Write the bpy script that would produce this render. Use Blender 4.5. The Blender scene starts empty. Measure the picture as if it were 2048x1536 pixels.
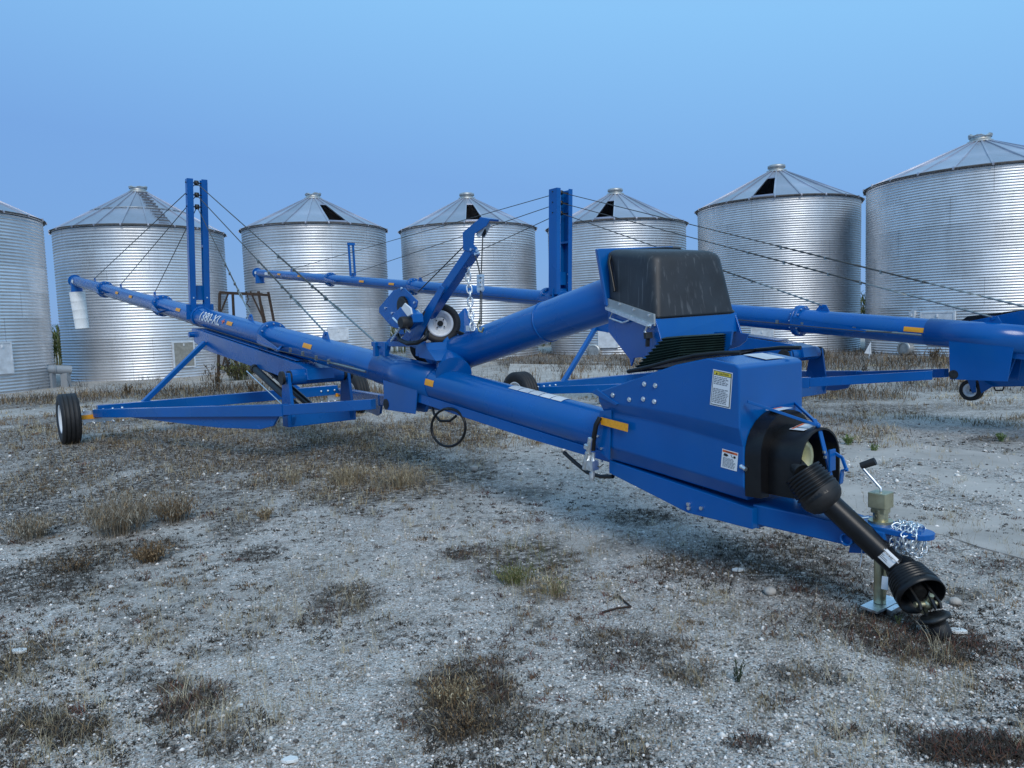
import bpy, math, random
import numpy as np
from mathutils import Vector, Matrix
random.seed(7); rng = np.random.default_rng(11)
PI = math.pi
scene = bpy.context.scene
col = scene.collection
# ------------------------------------------------------------------ camera
F = 1490.0; H = 1.62; PITCH = math.atan(127/1490); ROLL = math.atan(.033)
f0 = Vector((0, math.cos(PITCH), -math.sin(PITCH))); r0 = Vector((1,0,0)); u0 = Vector((0, math.sin(PITCH), math.cos(PITCH)))
CR = r0*math.cos(ROLL) - u0*math.sin(ROLL); CU = r0*math.sin(ROLL) + u0*math.cos(ROLL); CC = Vector((0,0,H))
cam = bpy.data.cameras.new('camera'); camo = bpy.data.objects.new('camera', cam); col.objects.link(camo)
m = Matrix.Identity(4)
for i in range(3): m[i][0] = CR[i]; m[i][1] = CU[i]; m[i][2] = -f0[i]; m[i][3] = CC[i]
camo.matrix_world = m
cam.sensor_width = 36; cam.lens = 36*F/2048; cam.clip_start = .05; cam.clip_end = 6000
scene.camera = camo
# ------------------------------------------------------------------ light
SUN_EL, SUN_AZ = 38, 168            # azimuth clockwise from +Y
w = bpy.data.worlds.new('World'); scene.world = w; w.use_nodes = True
nt = w.node_tree; nt.nodes.clear()
out = nt.nodes.new('ShaderNodeOutputWorld'); bg = nt.nodes.new('ShaderNodeBackground'); bg.inputs[1].default_value = .1
sky = nt.nodes.new('ShaderNodeTexSky'); sky.sky_type = 'NISHITA'; sky.sun_disc = False
sky.sun_elevation = math.radians(SUN_EL); sky.sun_rotation = math.radians(SUN_AZ); sky.air_density = 1.0; sky.dust_density = .4; sky.ozone_density = 2.5
mx = nt.nodes.new('ShaderNodeMixRGB'); mx.inputs[0].default_value = .9
gt = nt.nodes.new('ShaderNodeTexCoord'); gs = nt.nodes.new('ShaderNodeSeparateXYZ'); nt.links.new(gt.outputs['Generated'], gs.inputs[0])
ga = nt.nodes.new('ShaderNodeMath'); ga.operation = 'MULTIPLY_ADD'; ga.inputs[1].default_value = .12; nt.links.new(gs.outputs[0], ga.inputs[0]); nt.links.new(gs.outputs[2], ga.inputs[2])
gr = nt.nodes.new('ShaderNodeValToRGB'); nt.links.new(ga.outputs[0], gr.inputs[0]); E_ = gr.color_ramp.elements
E_[0].position = 0.0; E_[0].color = (.145,.315,.65,1); E_[1].position = 1.0; E_[1].color = (.42,.68,.96,1)
for p_, c_ in ((.17,(.165,.355,.72,1)), (.38,(.245,.54,.90,1))): e_ = E_.new(p_); e_.color = c_
gm = nt.nodes.new('ShaderNodeVectorMath'); gm.operation = 'SCALE'; gm.inputs['Scale'].default_value = 9.3; nt.links.new(gr.outputs[0], gm.inputs[0]); nt.links.new(gm.outputs[0], mx.inputs[2])
nt.links.new(sky.outputs[0], mx.inputs[1]); nt.links.new(mx.outputs[0], bg.inputs[0]); nt.links.new(bg.outputs[0], out.inputs[0])
sl = bpy.data.lights.new('sun', 'SUN'); sl.energy = 1.5; sl.angle = math.radians(24); sl.color = (1, .95, .88)
so = bpy.data.objects.new('sun', sl); col.objects.link(so)
az = math.radians(SUN_AZ); el = math.radians(SUN_EL)
sd = Vector((math.sin(az)*math.cos(el), math.cos(az)*math.cos(el), math.sin(el)))
so.rotation_euler = sd.to_track_quat('Z', 'Y').to_euler()
scene.view_settings.view_transform = 'Standard'; scene.view_settings.look = 'None'
scene.view_settings.exposure = .22; scene.view_settings.gamma = 1; scene.view_settings.use_curve_mapping = False
# ------------------------------------------------------------------ where a sight line meets the place
def ray(x, y): return f0 + CR*((x-1024)/F) - CU*((y-768)/F)
def P(x, y, d): return CC + ray(x, y)*d
def G(x, y, z=0.0):
    r = ray(x, y); return CC + r*((z-H)/r.z)
def VP(x, y, p, q):                 # vertical plane through plan points p and q
    p = Vector((p[0], p[1], 0)); q = Vector((q[0], q[1], 0)); d = q-p; n = Vector((d.y, -d.x, 0)).normalized()
    r = ray(x, y); k = (p-CC).dot(n)/r.dot(n); return CC + r*k
class Frame:
    def __init__(s, A, B):
        d = A-B; s.B = B.copy(); s.hl = math.hypot(d.x, d.y); s.u = Vector((d.x, d.y, 0))/s.hl
        s.s = Vector((s.u.y, -s.u.x, 0)); s.sl = d.z/s.hl
        s.ax = (s.u + Vector((0,0,s.sl))).normalized(); s.n = s.s.cross(s.ax); s.n = s.n if s.n.z > 0 else -s.n
    def W(s, t, a, z): q = s.B + s.u*t + s.s*a; return Vector((q.x, q.y, z))
    def A(s, t, a=0, h=0): return s.B + s.u*t + Vector((0,0,s.sl*t)) + s.s*a + s.n*h
    def SP(s, x, y, a):
        r = ray(x, y); k = (a-(CC-s.B).dot(s.s))/r.dot(s.s); return CC + r*k
    def z(s, t): return s.B.z + s.sl*t
    def loc(s, w): v = w-s.B; return v.dot(s.u), v.dot(s.s), w.z
# ------------------------------------------------------------------ noise
def vnoise(x, y, seed=0):
    xi = np.floor(x).astype(np.int64); yi = np.floor(y).astype(np.int64); fx = x-xi; fy = y-yi
    fx = fx*fx*(3-2*fx); fy = fy*fy*(3-2*fy)
    def h(a, b):
        n = (a*374761393 + b*668265263 + seed*974711) & 0xffffffff
        n = ((n ^ (n >> 13))*1274126177) & 0xffffffff
        return ((n ^ (n >> 16)) & 0xffff)/65535.0
    return (h(xi,yi)*(1-fx)+h(xi+1,yi)*fx)*(1-fy) + (h(xi,yi+1)*(1-fx)+h(xi+1,yi+1)*fx)*fy
def fbm(x, y, o=4, seed=0):
    v = 0; a = .5
    for i in range(o): v = v + a*vnoise(x*2**i, y*2**i, seed+i); a *= .5
    return v
def gz(x, y):                        # ground height
    x = np.asarray(x, float); y = np.asarray(y, float)
    dep = np.clip((y-12)/16, 0, 1)*np.clip((6-x)/18, 0, 1)*-.30
    b = (fbm(x*.25, y*.25, 3, 3)-.45)*.10*np.clip(y/10, 0, 1)
    s = (fbm(x*1.7, y*1.7, 4, 9)-.47)*.035
    far = np.clip((80-y)/40, 0, 1)
    return dep + (b+s)*far
def GZ(p): return float(gz(p.x, p.y))
# ------------------------------------------------------------------ materials
def lin(c): return tuple((v/255/12.92 if v/255 <= .04045 else ((v/255+.055)/1.055)**2.4) for v in c)
MATS = {}
def mat(name, base, rough=.5, metal=0.0, var=.0, vscale=6, bump=0.0, bscale=60, rvar=.0, coat=0.0, dirt=None, dscale=2.0, damt=.5, spec=.5, stretch=None, attr=None, trans=0.0):
    m = bpy.data.materials.new(name); m.use_nodes = True; N = m.node_tree.nodes; L = m.node_tree.links
    b = N['Principled BSDF']; b.inputs['Base Color'].default_value = (*base, 1); b.inputs['Roughness'].default_value = rough
    b.inputs['Metallic'].default_value = metal; b.inputs['Coat Weight'].default_value = coat; b.inputs['Coat Roughness'].default_value = .15
    b.inputs['Specular IOR Level'].default_value = spec
    tc = N.new('ShaderNodeTexCoord'); src = tc.outputs['Object']
    if stretch:
        mp = N.new('ShaderNodeMapping'); mp.inputs['Scale'].default_value = stretch; L.new(src, mp.inputs[0]); src = mp.outputs[0]
    cur = None
    if attr:
        a = N.new('ShaderNodeAttribute'); a.attribute_name = attr; cur = a.outputs['Color']; L.new(cur, b.inputs['Base Color'])
    if var:
        n = N.new('ShaderNodeTexNoise'); n.inputs['Scale'].default_value = vscale; n.inputs['Detail'].default_value = 6; L.new(src, n.inputs['Vector'])
        r = N.new('ShaderNodeMapRange'); r.inputs[1].default_value = .3; r.inputs[2].default_value = .7; r.inputs[3].default_value = 1-var; r.inputs[4].default_value = 1+var
        L.new(n.outputs[0], r.inputs[0])
        v = N.new('ShaderNodeVectorMath'); v.operation = 'SCALE'; 
        if cur: L.new(cur, v.inputs[0])
        else: v.inputs[0].default_value = base
        L.new(r.outputs[0], v.inputs['Scale']); cur = v.outputs[0]; L.new(cur, b.inputs['Base Color'])
        if rvar:
            r2 = N.new('ShaderNodeMapRange'); r2.inputs[1].default_value = .3; r2.inputs[2].default_value = .7; r2.inputs[3].default_value = max(.02, rough-rvar); r2.inputs[4].default_value = rough+rvar
            L.new(n.outputs[0], r2.inputs[0]); L.new(r2.outputs[0], b.inputs['Roughness'])
    if dirt:
        n = N.new('ShaderNodeTexNoise'); n.inputs['Scale'].default_value = dscale; n.inputs['Detail'].default_value = 8; n.inputs['Roughness'].default_value = .65; L.new(src, n.inputs['Vector'])
        r = N.new('ShaderNodeMapRange'); r.inputs[1].default_value = .45; r.inputs[2].default_value = .75; r.inputs[3].default_value = 0; r.inputs[4].default_value = damt; L.new(n.outputs[0], r.inputs[0])
        x = N.new('ShaderNodeMixRGB'); L.new(r.outputs[0], x.inputs[0])
        if cur: L.new(cur, x.inputs[1])
        else: x.inputs[1].default_value = (*base, 1)
        x.inputs[2].default_value = (*dirt, 1); L.new(x.outputs[0], b.inputs['Base Color'])
    if bump:
        n = N.new('ShaderNodeTexNoise'); n.inputs['Scale'].default_value = bscale; n.inputs['Detail'].default_value = 4; L.new(src, n.inputs['Vector'])
        q = N.new('ShaderNodeBump'); q.inputs['Strength'].default_value = bump; q.inputs['Distance'].default_value = .01; L.new(n.outputs[0], q.inputs['Height']); L.new(q.outputs[0], b.inputs['Normal'])
    MATS[name] = m; return m
M = {}
def tint_random(m_, lo, hi):           # each sheet a little lighter or darker than its neighbours
    N = m_.node_tree.nodes; L = m_.node_tree.links; b = N['Principled BSDF']; src = b.inputs['Base Color'].links[0].from_socket
    oi = N.new('ShaderNodeObjectInfo'); r = N.new('ShaderNodeMapRange'); r.inputs[3].default_value = lo; r.inputs[4].default_value = hi; L.new(oi.outputs['Random'], r.inputs[0])
    v = N.new('ShaderNodeVectorMath'); v.operation = 'SCALE'; L.new(src, v.inputs[0]); L.new(r.outputs[0], v.inputs['Scale']); L.new(v.outputs[0], b.inputs['Base Color'])
M['blue'] = mat('blue_enamel', (.0,.092,.345), .26, 0, .12, 1.3, .012, 40, .08, coat=.25, dirt=(.02,.12,.24), dscale=3, damt=.2, spec=.3)
M['galv'] = mat('galvanized_wall_sheet', (.70,.715,.74), .44, .82, .10, .9, 0, 60, .0, dirt=(.38,.38,.38), dscale=.8, damt=.6, stretch=(1,1,.3))
tint_random(M['galv'], .86, 1.08)
M['galvroof'] = mat('galvanized_roof_sheet', (.54,.54,.60), .42, .9, .12, 1.5, .05, 8, .08, dirt=(.3,.3,.3), dscale=3, damt=.4)
tint_random(M['galvroof'], .82, 1.12)
M['galvdark'] = mat('weathered_seam', (.16,.16,.17), .6, .6)
M['eave'] = mat('dark_eave_edge', (.10,.09,.085), .7, .3, .3, 8)
M['cap'] = mat('cap_sheet', (.45,.46,.45), .5, .8, .25, 6)
M['panelw'] = mat('white_painted_panel', (.62,.66,.70), .5, .1, .15, 5, dirt=(.35,.33,.3), dscale=4, damt=.4)
M['panelt'] = mat('tan_painted_panel', (.30,.295,.26), .6, .2, .2, 9, dirt=(.2,.18,.14), dscale=5, damt=.4)
M['rubber'] = mat('black_rubber', (.012,.012,.013), .62, 0, .25, 20, .1, 90, dirt=(.035,.03,.028), dscale=12, damt=.4)
M['plastic'] = mat('black_plastic', (.006,.006,.007), .36, 0, .2, 20, .03, 120, dirt=(.02,.02,.022), dscale=9, damt=.35, spec=.35)
M['boot'] = mat('dark_green_vinyl', (.012,.028,.024), .5, 0, .25, 14)
M['rim'] = mat('white_rim', (.72,.74,.76), .38, 0, .04, 10, dirt=(.4,.38,.33), dscale=9, damt=.35)
M['zinc'] = mat('yellow_zinc', (.50,.46,.30), .34, .85, .22, 16, .03, 60, .1)
M['bright'] = mat('bright_zinc', (.78,.80,.81), .40, 1, .15, 30, 0, 60, .08)
M['steel'] = mat('cable_steel', (.06,.065,.065), .7, .1)
M['clamp'] = mat('dull_clamp_steel', (.30,.32,.31), .45, .9, .2, 40)
M['dsteel'] = mat('dark_steel', (.05,.05,.05), .5, .8, .3, 30, .05, 80)
M['alu'] = mat('bare_aluminium', (.42,.43,.42), .5, .7, .08, 10)
M['rust'] = mat('rusty_steel', (.055,.035,.025), .8, .3, .35, 9, .1, 60)
M['white'] = mat('white_decal', (.70,.72,.74), .5, 0, .05, 10)
M['black'] = mat('black_print', (.012,.012,.012), .6)
M['grey'] = mat('grey_print', (.16,.17,.19), .6)
M['yellowp'] = mat('yellow_print', (.66,.52,.06), .5)
M['orangep'] = mat('orange_print', (.66,.12,.03), .5)
M['refl'] = mat('amber_reflector', (.80,.34,.015), .45, 0, .12, 60, .2, 300)
M['sleeve'] = mat('translucent_sleeve', (.82,.83,.82), .5, 0, .05, 4)
M['cream'] = mat('cream_plastic', (.72,.70,.42), .4)
M['red'] = mat('red_print', (.5,.03,.03), .5)
M['pvc'] = mat('grey_pipe', (.32,.34,.36), .5, .2)
M['stone'] = mat('pebble_stone', (.5,.5,.5), .85, 0, .25, 40, attr='tint')
M['leaf'] = mat('plant_matter', (.2,.2,.1), .8, 0, .2, 30, attr='tint', spec=.2)
M['concrete'] = mat('weathered_concrete', (.47,.43,.385), .9, 0, .16, 1.4, .4, 160, dirt=(.15,.14,.125), dscale=1.1, damt=.6)
M['debris'] = mat('white_debris', (.75,.76,.74), .6, 0, .1, 20)
# dusty streaked hopper cover
def cover_mat():
    m = bpy.data.materials.new('dusty_black_cover'); m.use_nodes = True; N = m.node_tree.nodes; L = m.node_tree.links; b = N['Principled BSDF']
    tc = N.new('ShaderNodeTexCoord'); mp = N.new('ShaderNodeMapping'); mp.inputs['Scale'].default_value = (48, 48, 2.6); L.new(tc.outputs['Object'], mp.inputs[0])
    n = N.new('ShaderNodeTexNoise'); n.inputs['Scale'].default_value = 1; n.inputs['Detail'].default_value = 3; L.new(mp.outputs[0], n.inputs['Vector'])
    r = N.new('ShaderNodeMapRange'); r.inputs[1].default_value = .58; r.inputs[2].default_value = .66; L.new(n.outputs[0], r.inputs[0])
    n2 = N.new('ShaderNodeTexNoise'); n2.inputs['Scale'].default_value = 5; n2.inputs['Detail'].default_value = 6; L.new(tc.outputs['Object'], n2.inputs['Vector'])
    r2 = N.new('ShaderNodeMapRange'); r2.inputs[1].default_value = .35; r2.inputs[2].default_value = .7; L.new(n2.outputs[0], r2.inputs[0])
    a = N.new('ShaderNodeMixRGB'); a.inputs[1].default_value = (.014,.014,.016,1); a.inputs[2].default_value = (.024,.028,.034,1); L.new(r2.outputs[0], a.inputs[0])
    c = N.new('ShaderNodeMixRGB'); c.inputs[2].default_value = (.10,.105,.112,1); L.new(a.outputs[0], c.inputs[1])
    mm = N.new('ShaderNodeMath'); mm.operation = 'MULTIPLY'; L.new(r.outputs[0], mm.inputs[0]); L.new(r2.outputs[0], mm.inputs[1]); L.new(mm.outputs[0], c.inputs[0])
    L.new(c.outputs[0], b.inputs['Base Color']); b.inputs['Roughness'].default_value = .5
    return m
M['cover'] = cover_mat()
def ground_mat():
    m = bpy.data.materials.new('gravel_ground'); m.use_nodes = True; N = m.node_tree.nodes; L = m.node_tree.links; b = N['Principled BSDF']
    tc = N.new('ShaderNodeTexCoord'); S = tc.outputs['Object']
    def noise(s, d=6, r=.6): n = N.new('ShaderNodeTexNoise'); n.inputs['Scale'].default_value = s; n.inputs['Detail'].default_value = d; n.inputs['Roughness'].default_value = r; L.new(S, n.inputs['Vector']); return n.outputs[0]
    def ramp(i, a, c, x=0, y=1): r = N.new('ShaderNodeMapRange'); r.inputs[1].default_value = a; r.inputs[2].default_value = c; r.inputs[3].default_value = x; r.inputs[4].default_value = y; L.new(i, r.inputs[0]); return r.outputs[0]
    def mix(f, a, c):
        x = N.new('ShaderNodeMixRGB')
        if isinstance(f, float): x.inputs[0].default_value = f
        else: L.new(f, x.inputs[0])
        for i, v in ((1, a), (2, c)):
            if isinstance(v, tuple): x.inputs[i].default_value = (*v, 1)
            else: L.new(v, x.inputs[i])
        return x.outputs[0]
    def mul(a, c): x = N.new('ShaderNodeMath'); x.operation = 'MULTIPLY'; L.new(a, x.inputs[0]); L.new(c, x.inputs[1]); return x.outputs[0]
    v = N.new('ShaderNodeTexVoronoi'); v.inputs['Scale'].default_value = 75; L.new(S, v.inputs['Vector'])
    v2 = N.new('ShaderNodeTexVoronoi'); v2.inputs['Scale'].default_value = 170; L.new(S, v2.inputs['Vector'])
    sep = N.new('ShaderNodeSeparateColor'); L.new(v.outputs['Color'], sep.inputs[0])
    sep2 = N.new('ShaderNodeSeparateColor'); L.new(v2.outputs['Color'], sep2.inputs[0])
    base = mix(ramp(noise(1.2), .35, .65), (.385,.33,.285), (.535,.465,.40))
    base = mix(ramp(noise(7,8,.7), .45, .65), base, (.33,.305,.265))
    base = mix(ramp(sep.outputs[0], .5, 1, 0, .8), base, (.66,.65,.62))
    base = mix(ramp(sep2.outputs[1], .7, 1, 0, .8), base, (.80,.79,.77))
    base = mix(ramp(sep2.outputs[0], .66, 1, 0, .9), base, (.07,.063,.052))
    base = mix(ramp(noise(.55,4,.6), .52, .60, 0, .55), base, (.37,.345,.31))
    base = mix(ramp(noise(3.1,7,.7), .56, .64, 0, .5), base, (.15,.125,.10))
    at = N.new('ShaderNodeAttribute'); at.attribute_name = 'veg'
    sp = N.new('ShaderNodeSeparateColor'); L.new(at.outputs['Color'], sp.inputs[0])
    d = ramp(noise(14,8,.78), .50, .56)
    d2 = ramp(noise(2.6,6,.6), .42, .62, .04, 1)
    base = mix(mul(mul(d, d2), ramp(noise(60,3), .3, .6, .4, .85)), base, (.05,.042,.032))
    org = mul(ramp(sp.outputs[0], .04, .8), ramp(noise(15,8,.8), .44, .54, .06, 1))
    base = mix(org, base, (.055,.042,.03))
    L.new(base, b.inputs['Base Color']); b.inputs['Roughness'].default_value = .85; b.inputs['Specular IOR Level'].default_value = .4
    bp = N.new('ShaderNodeBump'); bp.inputs['Strength'].default_value = .7; bp.inputs['Distance'].default_value = .008; L.new(v.outputs['Distance'], bp.inputs['Height']); bp.invert = True
    b2 = N.new('ShaderNodeBump'); b2.inputs['Strength'].default_value = .5; b2.inputs['Distance'].default_value = .03; L.new(noise(22,8,.7), b2.inputs['Height']); L.new(bp.outputs[0], b2.inputs['Normal'])
    L.new(b2.outputs[0], b.inputs['Normal'])
    return m
M['ground'] = ground_mat()
# ------------------------------------------------------------------ mesh helpers
OFF = {}
def perp(a):
    a = a.normalized(); u = a.cross(Vector((0,0,1)))
    if u.length < 1e-3: u = a.cross(Vector((1,0,0)))
    u.normalize(); return u, a.cross(u).normalized()
class MB:
    def __init__(s): s.V = []; s.Fc = []; s.S = []
    def add(s, vs, fs, sm=False):
        o = len(s.V); s.V += [Vector(v) for v in vs]; s.Fc += [tuple(i+o for i in f) for f in fs]; s.S += [sm]*len(fs); return s
    def hexa(s, c): return s.add(c, [(0,3,2,1),(4,5,6,7),(0,1,5,4),(1,2,6,5),(2,3,7,6),(3,0,4,7)])
    def box(s, o, x, y, z):
        o = Vector(o); x = Vector(x); y = Vector(y); z = Vector(z)
        return s.hexa([o-x-y-z, o+x-y-z, o+x+y-z, o-x+y-z, o-x-y+z, o+x-y+z, o+x+y+z, o-x+y+z])
    def bar(s, p, q, w, h, side=None):
        d = (q-p); a = d.normalized(); x = side.normalized() if side else perp(a)[0]; y = a.cross(x).normalized()
        return s.box((p+q)/2, d/2, x*w/2, y*h/2)
    def plate(s, pts, v):
        v = Vector(v); n = len(pts); a = [Vector(p) for p in pts]; b = [p+v for p in a]
        return s.add(a+b, [tuple(range(n-1,-1,-1)), tuple(range(n,2*n))] + [(i, (i+1)%n, n+(i+1)%n, n+i) for i in range(n)])
    def lathe(s, o, a, prof, n=24, caps=True, sm=True, arc=(0, 2*PI)):
        o = Vector(o); a = Vector(a).normalized(); u, v = perp(a); full = abs(arc[1]-arc[0]-2*PI) < 1e-6
        k = n if full else n+1; vs = []
        for r, h in prof:
            for i in range(k):
                t = arc[0] + (arc[1]-arc[0])*i/n; vs.append(o + a*h + (u*math.cos(t)+v*math.sin(t))*r)
        fs = []
        for j in range(len(prof)-1):
            for i in range(n):
                i2 = (i+1) % k; fs.append((j*k+i, j*k+i2, (j+1)*k+i2, (j+1)*k+i))
        s.add(vs, fs, sm)
        if caps and full:
            L_ = len(prof)-1
            s.add([x.copy() for x in s.V[len(s.V)-len(vs):len(s.V)-len(vs)+k]], [tuple(range(k-1,-1,-1))])
            s.add([o + a*prof[L_][1] + (u*math.cos(2*PI*i/n)+v*math.sin(2*PI*i/n))*prof[L_][0] for i in range(n)], [tuple(range(n))])
        return s
    def cyl(s, p, q, r, r2=None, n=16, caps=True):
        p = Vector(p); q = Vector(q); return s.lathe(p, q-p, [(r, 0), (r if r2 is None else r2, (q-p).length)], n, caps)
    def pipe(s, pts, r, n=6, closed=False):
        pts = [Vector(p) for p in pts]; m_ = len(pts); u = None; rings = []
        for i in range(m_):
            a = pts[(i+1) % m_]-pts[i-1] if closed else pts[min(i+1, m_-1)]-pts[max(i-1, 0)]
            a.normalize()
            if u is None: u, _ = perp(a)
            u = (u - a*u.dot(a)).normalized(); v = a.cross(u)
            rings.append([pts[i] + (u*math.cos(2*PI*j/n)+v*math.sin(2*PI*j/n))*r for j in range(n)])
        fs = []
        for i in range(m_ if closed else m_-1):
            i2 = (i+1) % m_
            for j in range(n): fs.append((i*n+j, i*n+(j+1) % n, i2*n+(j+1) % n, i2*n+j))
        s.add([v for r_ in rings for v in r_], fs, True)
        if not closed: s.add(rings[0], [tuple(range(n-1,-1,-1))]); s.add(rings[-1], [tuple(range(n))])
        return s
    def ball(s, c, r, n=8):
        return s.lathe(Vector(c), Vector((0,0,1)), [(r*math.sin(PI*i/5), -r*math.cos(PI*i/5)) for i in range(6)], n, False)
    def build(s, name, m_, parent=None, bevel=0, label=None, loc=None, kind=None, seg=2, link=True):
        me = bpy.data.meshes.new(name)
        base = OFF[parent.name] if parent else (Vector(loc) if loc is not None else Vector((0,0,0)))
        me.from_pydata([tuple(v-base) for v in s.V], [], s.Fc); me.polygons.foreach_set('use_smooth', s.S)
        ms = m_ if isinstance(m_, list) else [m_]
        for q in ms: me.materials.append(q)
        me.update()
        o = bpy.data.objects.new(name, me)
        if link: col.objects.link(o)
        if parent: o.parent = parent
        else: o.location = base
        OFF[o.name] = base
        if bevel:
            b = o.modifiers.new('bevel', 'BEVEL'); b.width = bevel; b.segments = seg; b.limit_method = 'ANGLE'; b.angle_limit = math.radians(35); b.harden_normals = False
            if seg > 2: me.polygons.foreach_set('use_smooth', [True]*len(me.polygons))
        if label: o['label'] = label
        if kind: o['kind'] = kind
        return o
def empty(name, loc, label=None, cat=None, group=None, parent=None):
    o = bpy.data.objects.new(name, None); col.objects.link(o); o.empty_display_size = .2
    if parent: o.parent = parent; OFF[o.name] = OFF[parent.name]
    else: o.location = loc; OFF[o.name] = Vector(loc)
    if label: o['label'] = label
    if cat: o['category'] = cat
    if group: o['group'] = group
    return o
def tag(o, label, cat, group=None):
    o['label'] = label; o['category'] = cat
    if group: o['group'] = group
    return o
def text_mesh(body, size=1.0, shear=0.0):
    c = bpy.data.curves.new('t', 'FONT'); c.body = body; c.size = size; c.shear = shear; c.resolution_u = 3; c.offset = .014*size
    o = bpy.data.objects.new('t', c); col.objects.link(o); dg = bpy.context.evaluated_depsgraph_get(); me = bpy.data.meshes.new_from_object(o.evaluated_get(dg))
    import bmesh
    bm = bmesh.new(); bm.from_mesh(me); bmesh.ops.triangulate(bm, faces=bm.faces); bmesh.ops.subdivide_edges(bm, edges=[e for e in bm.edges if abs(e.verts[0].co.y-e.verts[1].co.y) > .12*size], cuts=5, use_grid_fill=True); bmesh.ops.triangulate(bm, faces=bm.faces); bm.to_mesh(me); bm.free()
    vs = [tuple(v.co) for v in me.vertices]; fs = [tuple(p.vertices) for p in me.polygons]
    bpy.data.objects.remove(o); bpy.data.meshes.remove(me)
    x0 = min(v[0] for v in vs); x1 = max(v[0] for v in vs); y0 = min(v[1] for v in vs); y1 = max(v[1] for v in vs)
    return [((v[0]-x0)/(x1-x0), (v[1]-y0)/(y1-y0)) for v in vs], fs
class Decal:                           # flat print laid on a quad: corners ul, ur, lr, ll
    def __init__(s, c, n): s.c = [Vector(v) for v in c]; s.n = Vector(n).normalized()
    def at(s, u, v, l=0): a = s.c[0].lerp(s.c[1], u); b = s.c[3].lerp(s.c[2], u); return a.lerp(b, v) + s.n*(.002+.0012*l)
    def rect(s, mb, u0, v0, u1, v1, l=0): mb.add([s.at(u0,v0,l), s.at(u0,v1,l), s.at(u1,v1,l), s.at(u1,v0,l)], [(0,1,2,3)])
    def text(s, mb, body, u0, v0, u1, v1, l=1):
        vs, fs = text_mesh(body); mb.add([s.at(u0+(u1-u0)*x, v1-(v1-v0)*y, l) for x, y in vs], fs)
    def lines(s, mb, u0, v0, u1, v1, n, l=1, gapat=()):
        for i in range(n):
            if i in gapat: continue
            v = v0+(v1-v0)*i/n; h = (v1-v0)/n*.5; u = u0; ue = u1-(u1-u0)*random.uniform(0, .25)
            while u < ue-.03:
                wd = random.uniform(.05, .16); s.rect(mb, u, v, min(u+wd, ue), v+h, l); u += wd+.03
# ------------------------------------------------------------------ ground
PATCH = [ # px, py, rx, ry, density, kind (0 brown, 1 tan, 2 green, 3 red creeping, 4 dark flat)
 (60,865,130,40,.7,0),(210,900,160,28,.8,0),(360,885,210,45,.9,0),(560,895,150,50,1,0),(700,905,180,60,1,0),(880,860,120,40,.9,0),
 (770,955,170,42,1,1),(900,940,90,30,.8,1),(300,1000,90,40,.7,0),(190,1010,90,55,.8,4),(60,1030,100,50,.8,4),(420,960,90,25,.6,1),(490,1005,55,32,.6,1),(570,960,60,40,.7,1),
 (485,1048,40,22,.7,0),(300,1100,50,28,.8,0),(110,1140,110,40,.8,4),(520,1105,42,14,1,4),(90,1170,90,20,.9,4),(240,1180,60,14,.4,1),
 (690,1195,70,32,.8,0),(640,1225,50,20,.7,3),(610,1160,60,30,.4,1),(1040,1120,95,38,1,2),(930,1103,60,14,.9,3),(1090,1180,60,26,.7,1),(1060,1240,45,28,.6,1),
 (1280,1030,70,14,.8,0),(1550,1110,170,52,.8,0),(1390,1130,70,25,.6,3),(1440,1080,60,20,.5,2),(1620,1170,80,25,.7,3),(1250,1290,100,32,.6,0),(1200,1330,60,18,.5,3),(1370,1350,50,24,.6,0),
 (1860,1285,130,32,.9,3),(1730,1235,110,28,.8,3),(1640,1220,50,18,.5,3),(1950,1500,110,32,1,3),(1800,1460,40,12,.4,3),(930,1390,120,80,1,0),(900,1440,90,50,.8,4),(840,1368,45,20,.9,1),(990,1330,60,22,.7,3),(1000,1390,50,25,.7,3),
 (375,1410,60,35,.8,3),(345,1370,40,16,.7,3),(270,1350,60,20,.5,4),(440,1460,70,22,.7,1),(150,1462,50,24,.9,0),(70,1445,60,30,.8,0),(60,1300,50,26,.7,1),(480,1500,70,20,.6,0),(1290,1500,60,20,.5,1),(1130,1490,60,30,.4,1),
 (1610,1350,90,26,.6,0),(1560,1400,40,18,.5,3),(1570,1250,60,25,.4,3),(1500,1485,40,12,.6,3),(1690,1465,35,12,.5,3),(1940,1190,50,14,.7,1),(2010,1130,80,14,.6,3),(1240,1085,50,14,.5,2),
 (520,1230,80,20,.4,1),(380,1250,80,20,.3,1),(300,1230,60,14,.4,4),(450,1290,100,20,.35,4),(760,1250,60,26,.4,1),(1060,985,60,16,.5,1),(1320,1440,60,16,.4,0),
 (120,955,170,45,.8,0),(40,1000,90,40,.9,4),(330,955,120,30,.8,4),(60,1180,80,40,.8,4),(180,1110,120,30,.9,0),(20,1330,50,40,.8,0),(430,1000,60,30,.6,4),(230,835,200,14,.8,4),(60,900,120,20,.6,4),(500,830,150,14,.7,4),
 (100,790,160,14,.9,0),(350,775,250,12,.9,0),(620,790,200,18,.8,0),(160,830,150,12,.6,0),(1300,700,200,12,1,0),(1480,712,300,16,1,0),(1800,722,300,14,1,0),(1650,790,120,16,.8,0),(1750,815,120,10,.8,1),(1900,770,150,12,.5,0),(1560,790,100,18,.9,0),
 (1880,812,100,8,.5,1),(1985,880,50,6,.8,3),(1250,735,180,10,1,0),(1080,715,80,16,1,0),(2000,815,60,5,.5,0),(1580,1000,50,20,.6,1)]
PW = []
for x, y, rx, ry, d, k in PATCH:
    c = G(x, y); D = (c-CC).dot(f0); PW.append((c.x, c.y, rx*D/F, max(ry*D*D/(F*H)*1.0, .05), d, k))
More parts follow.
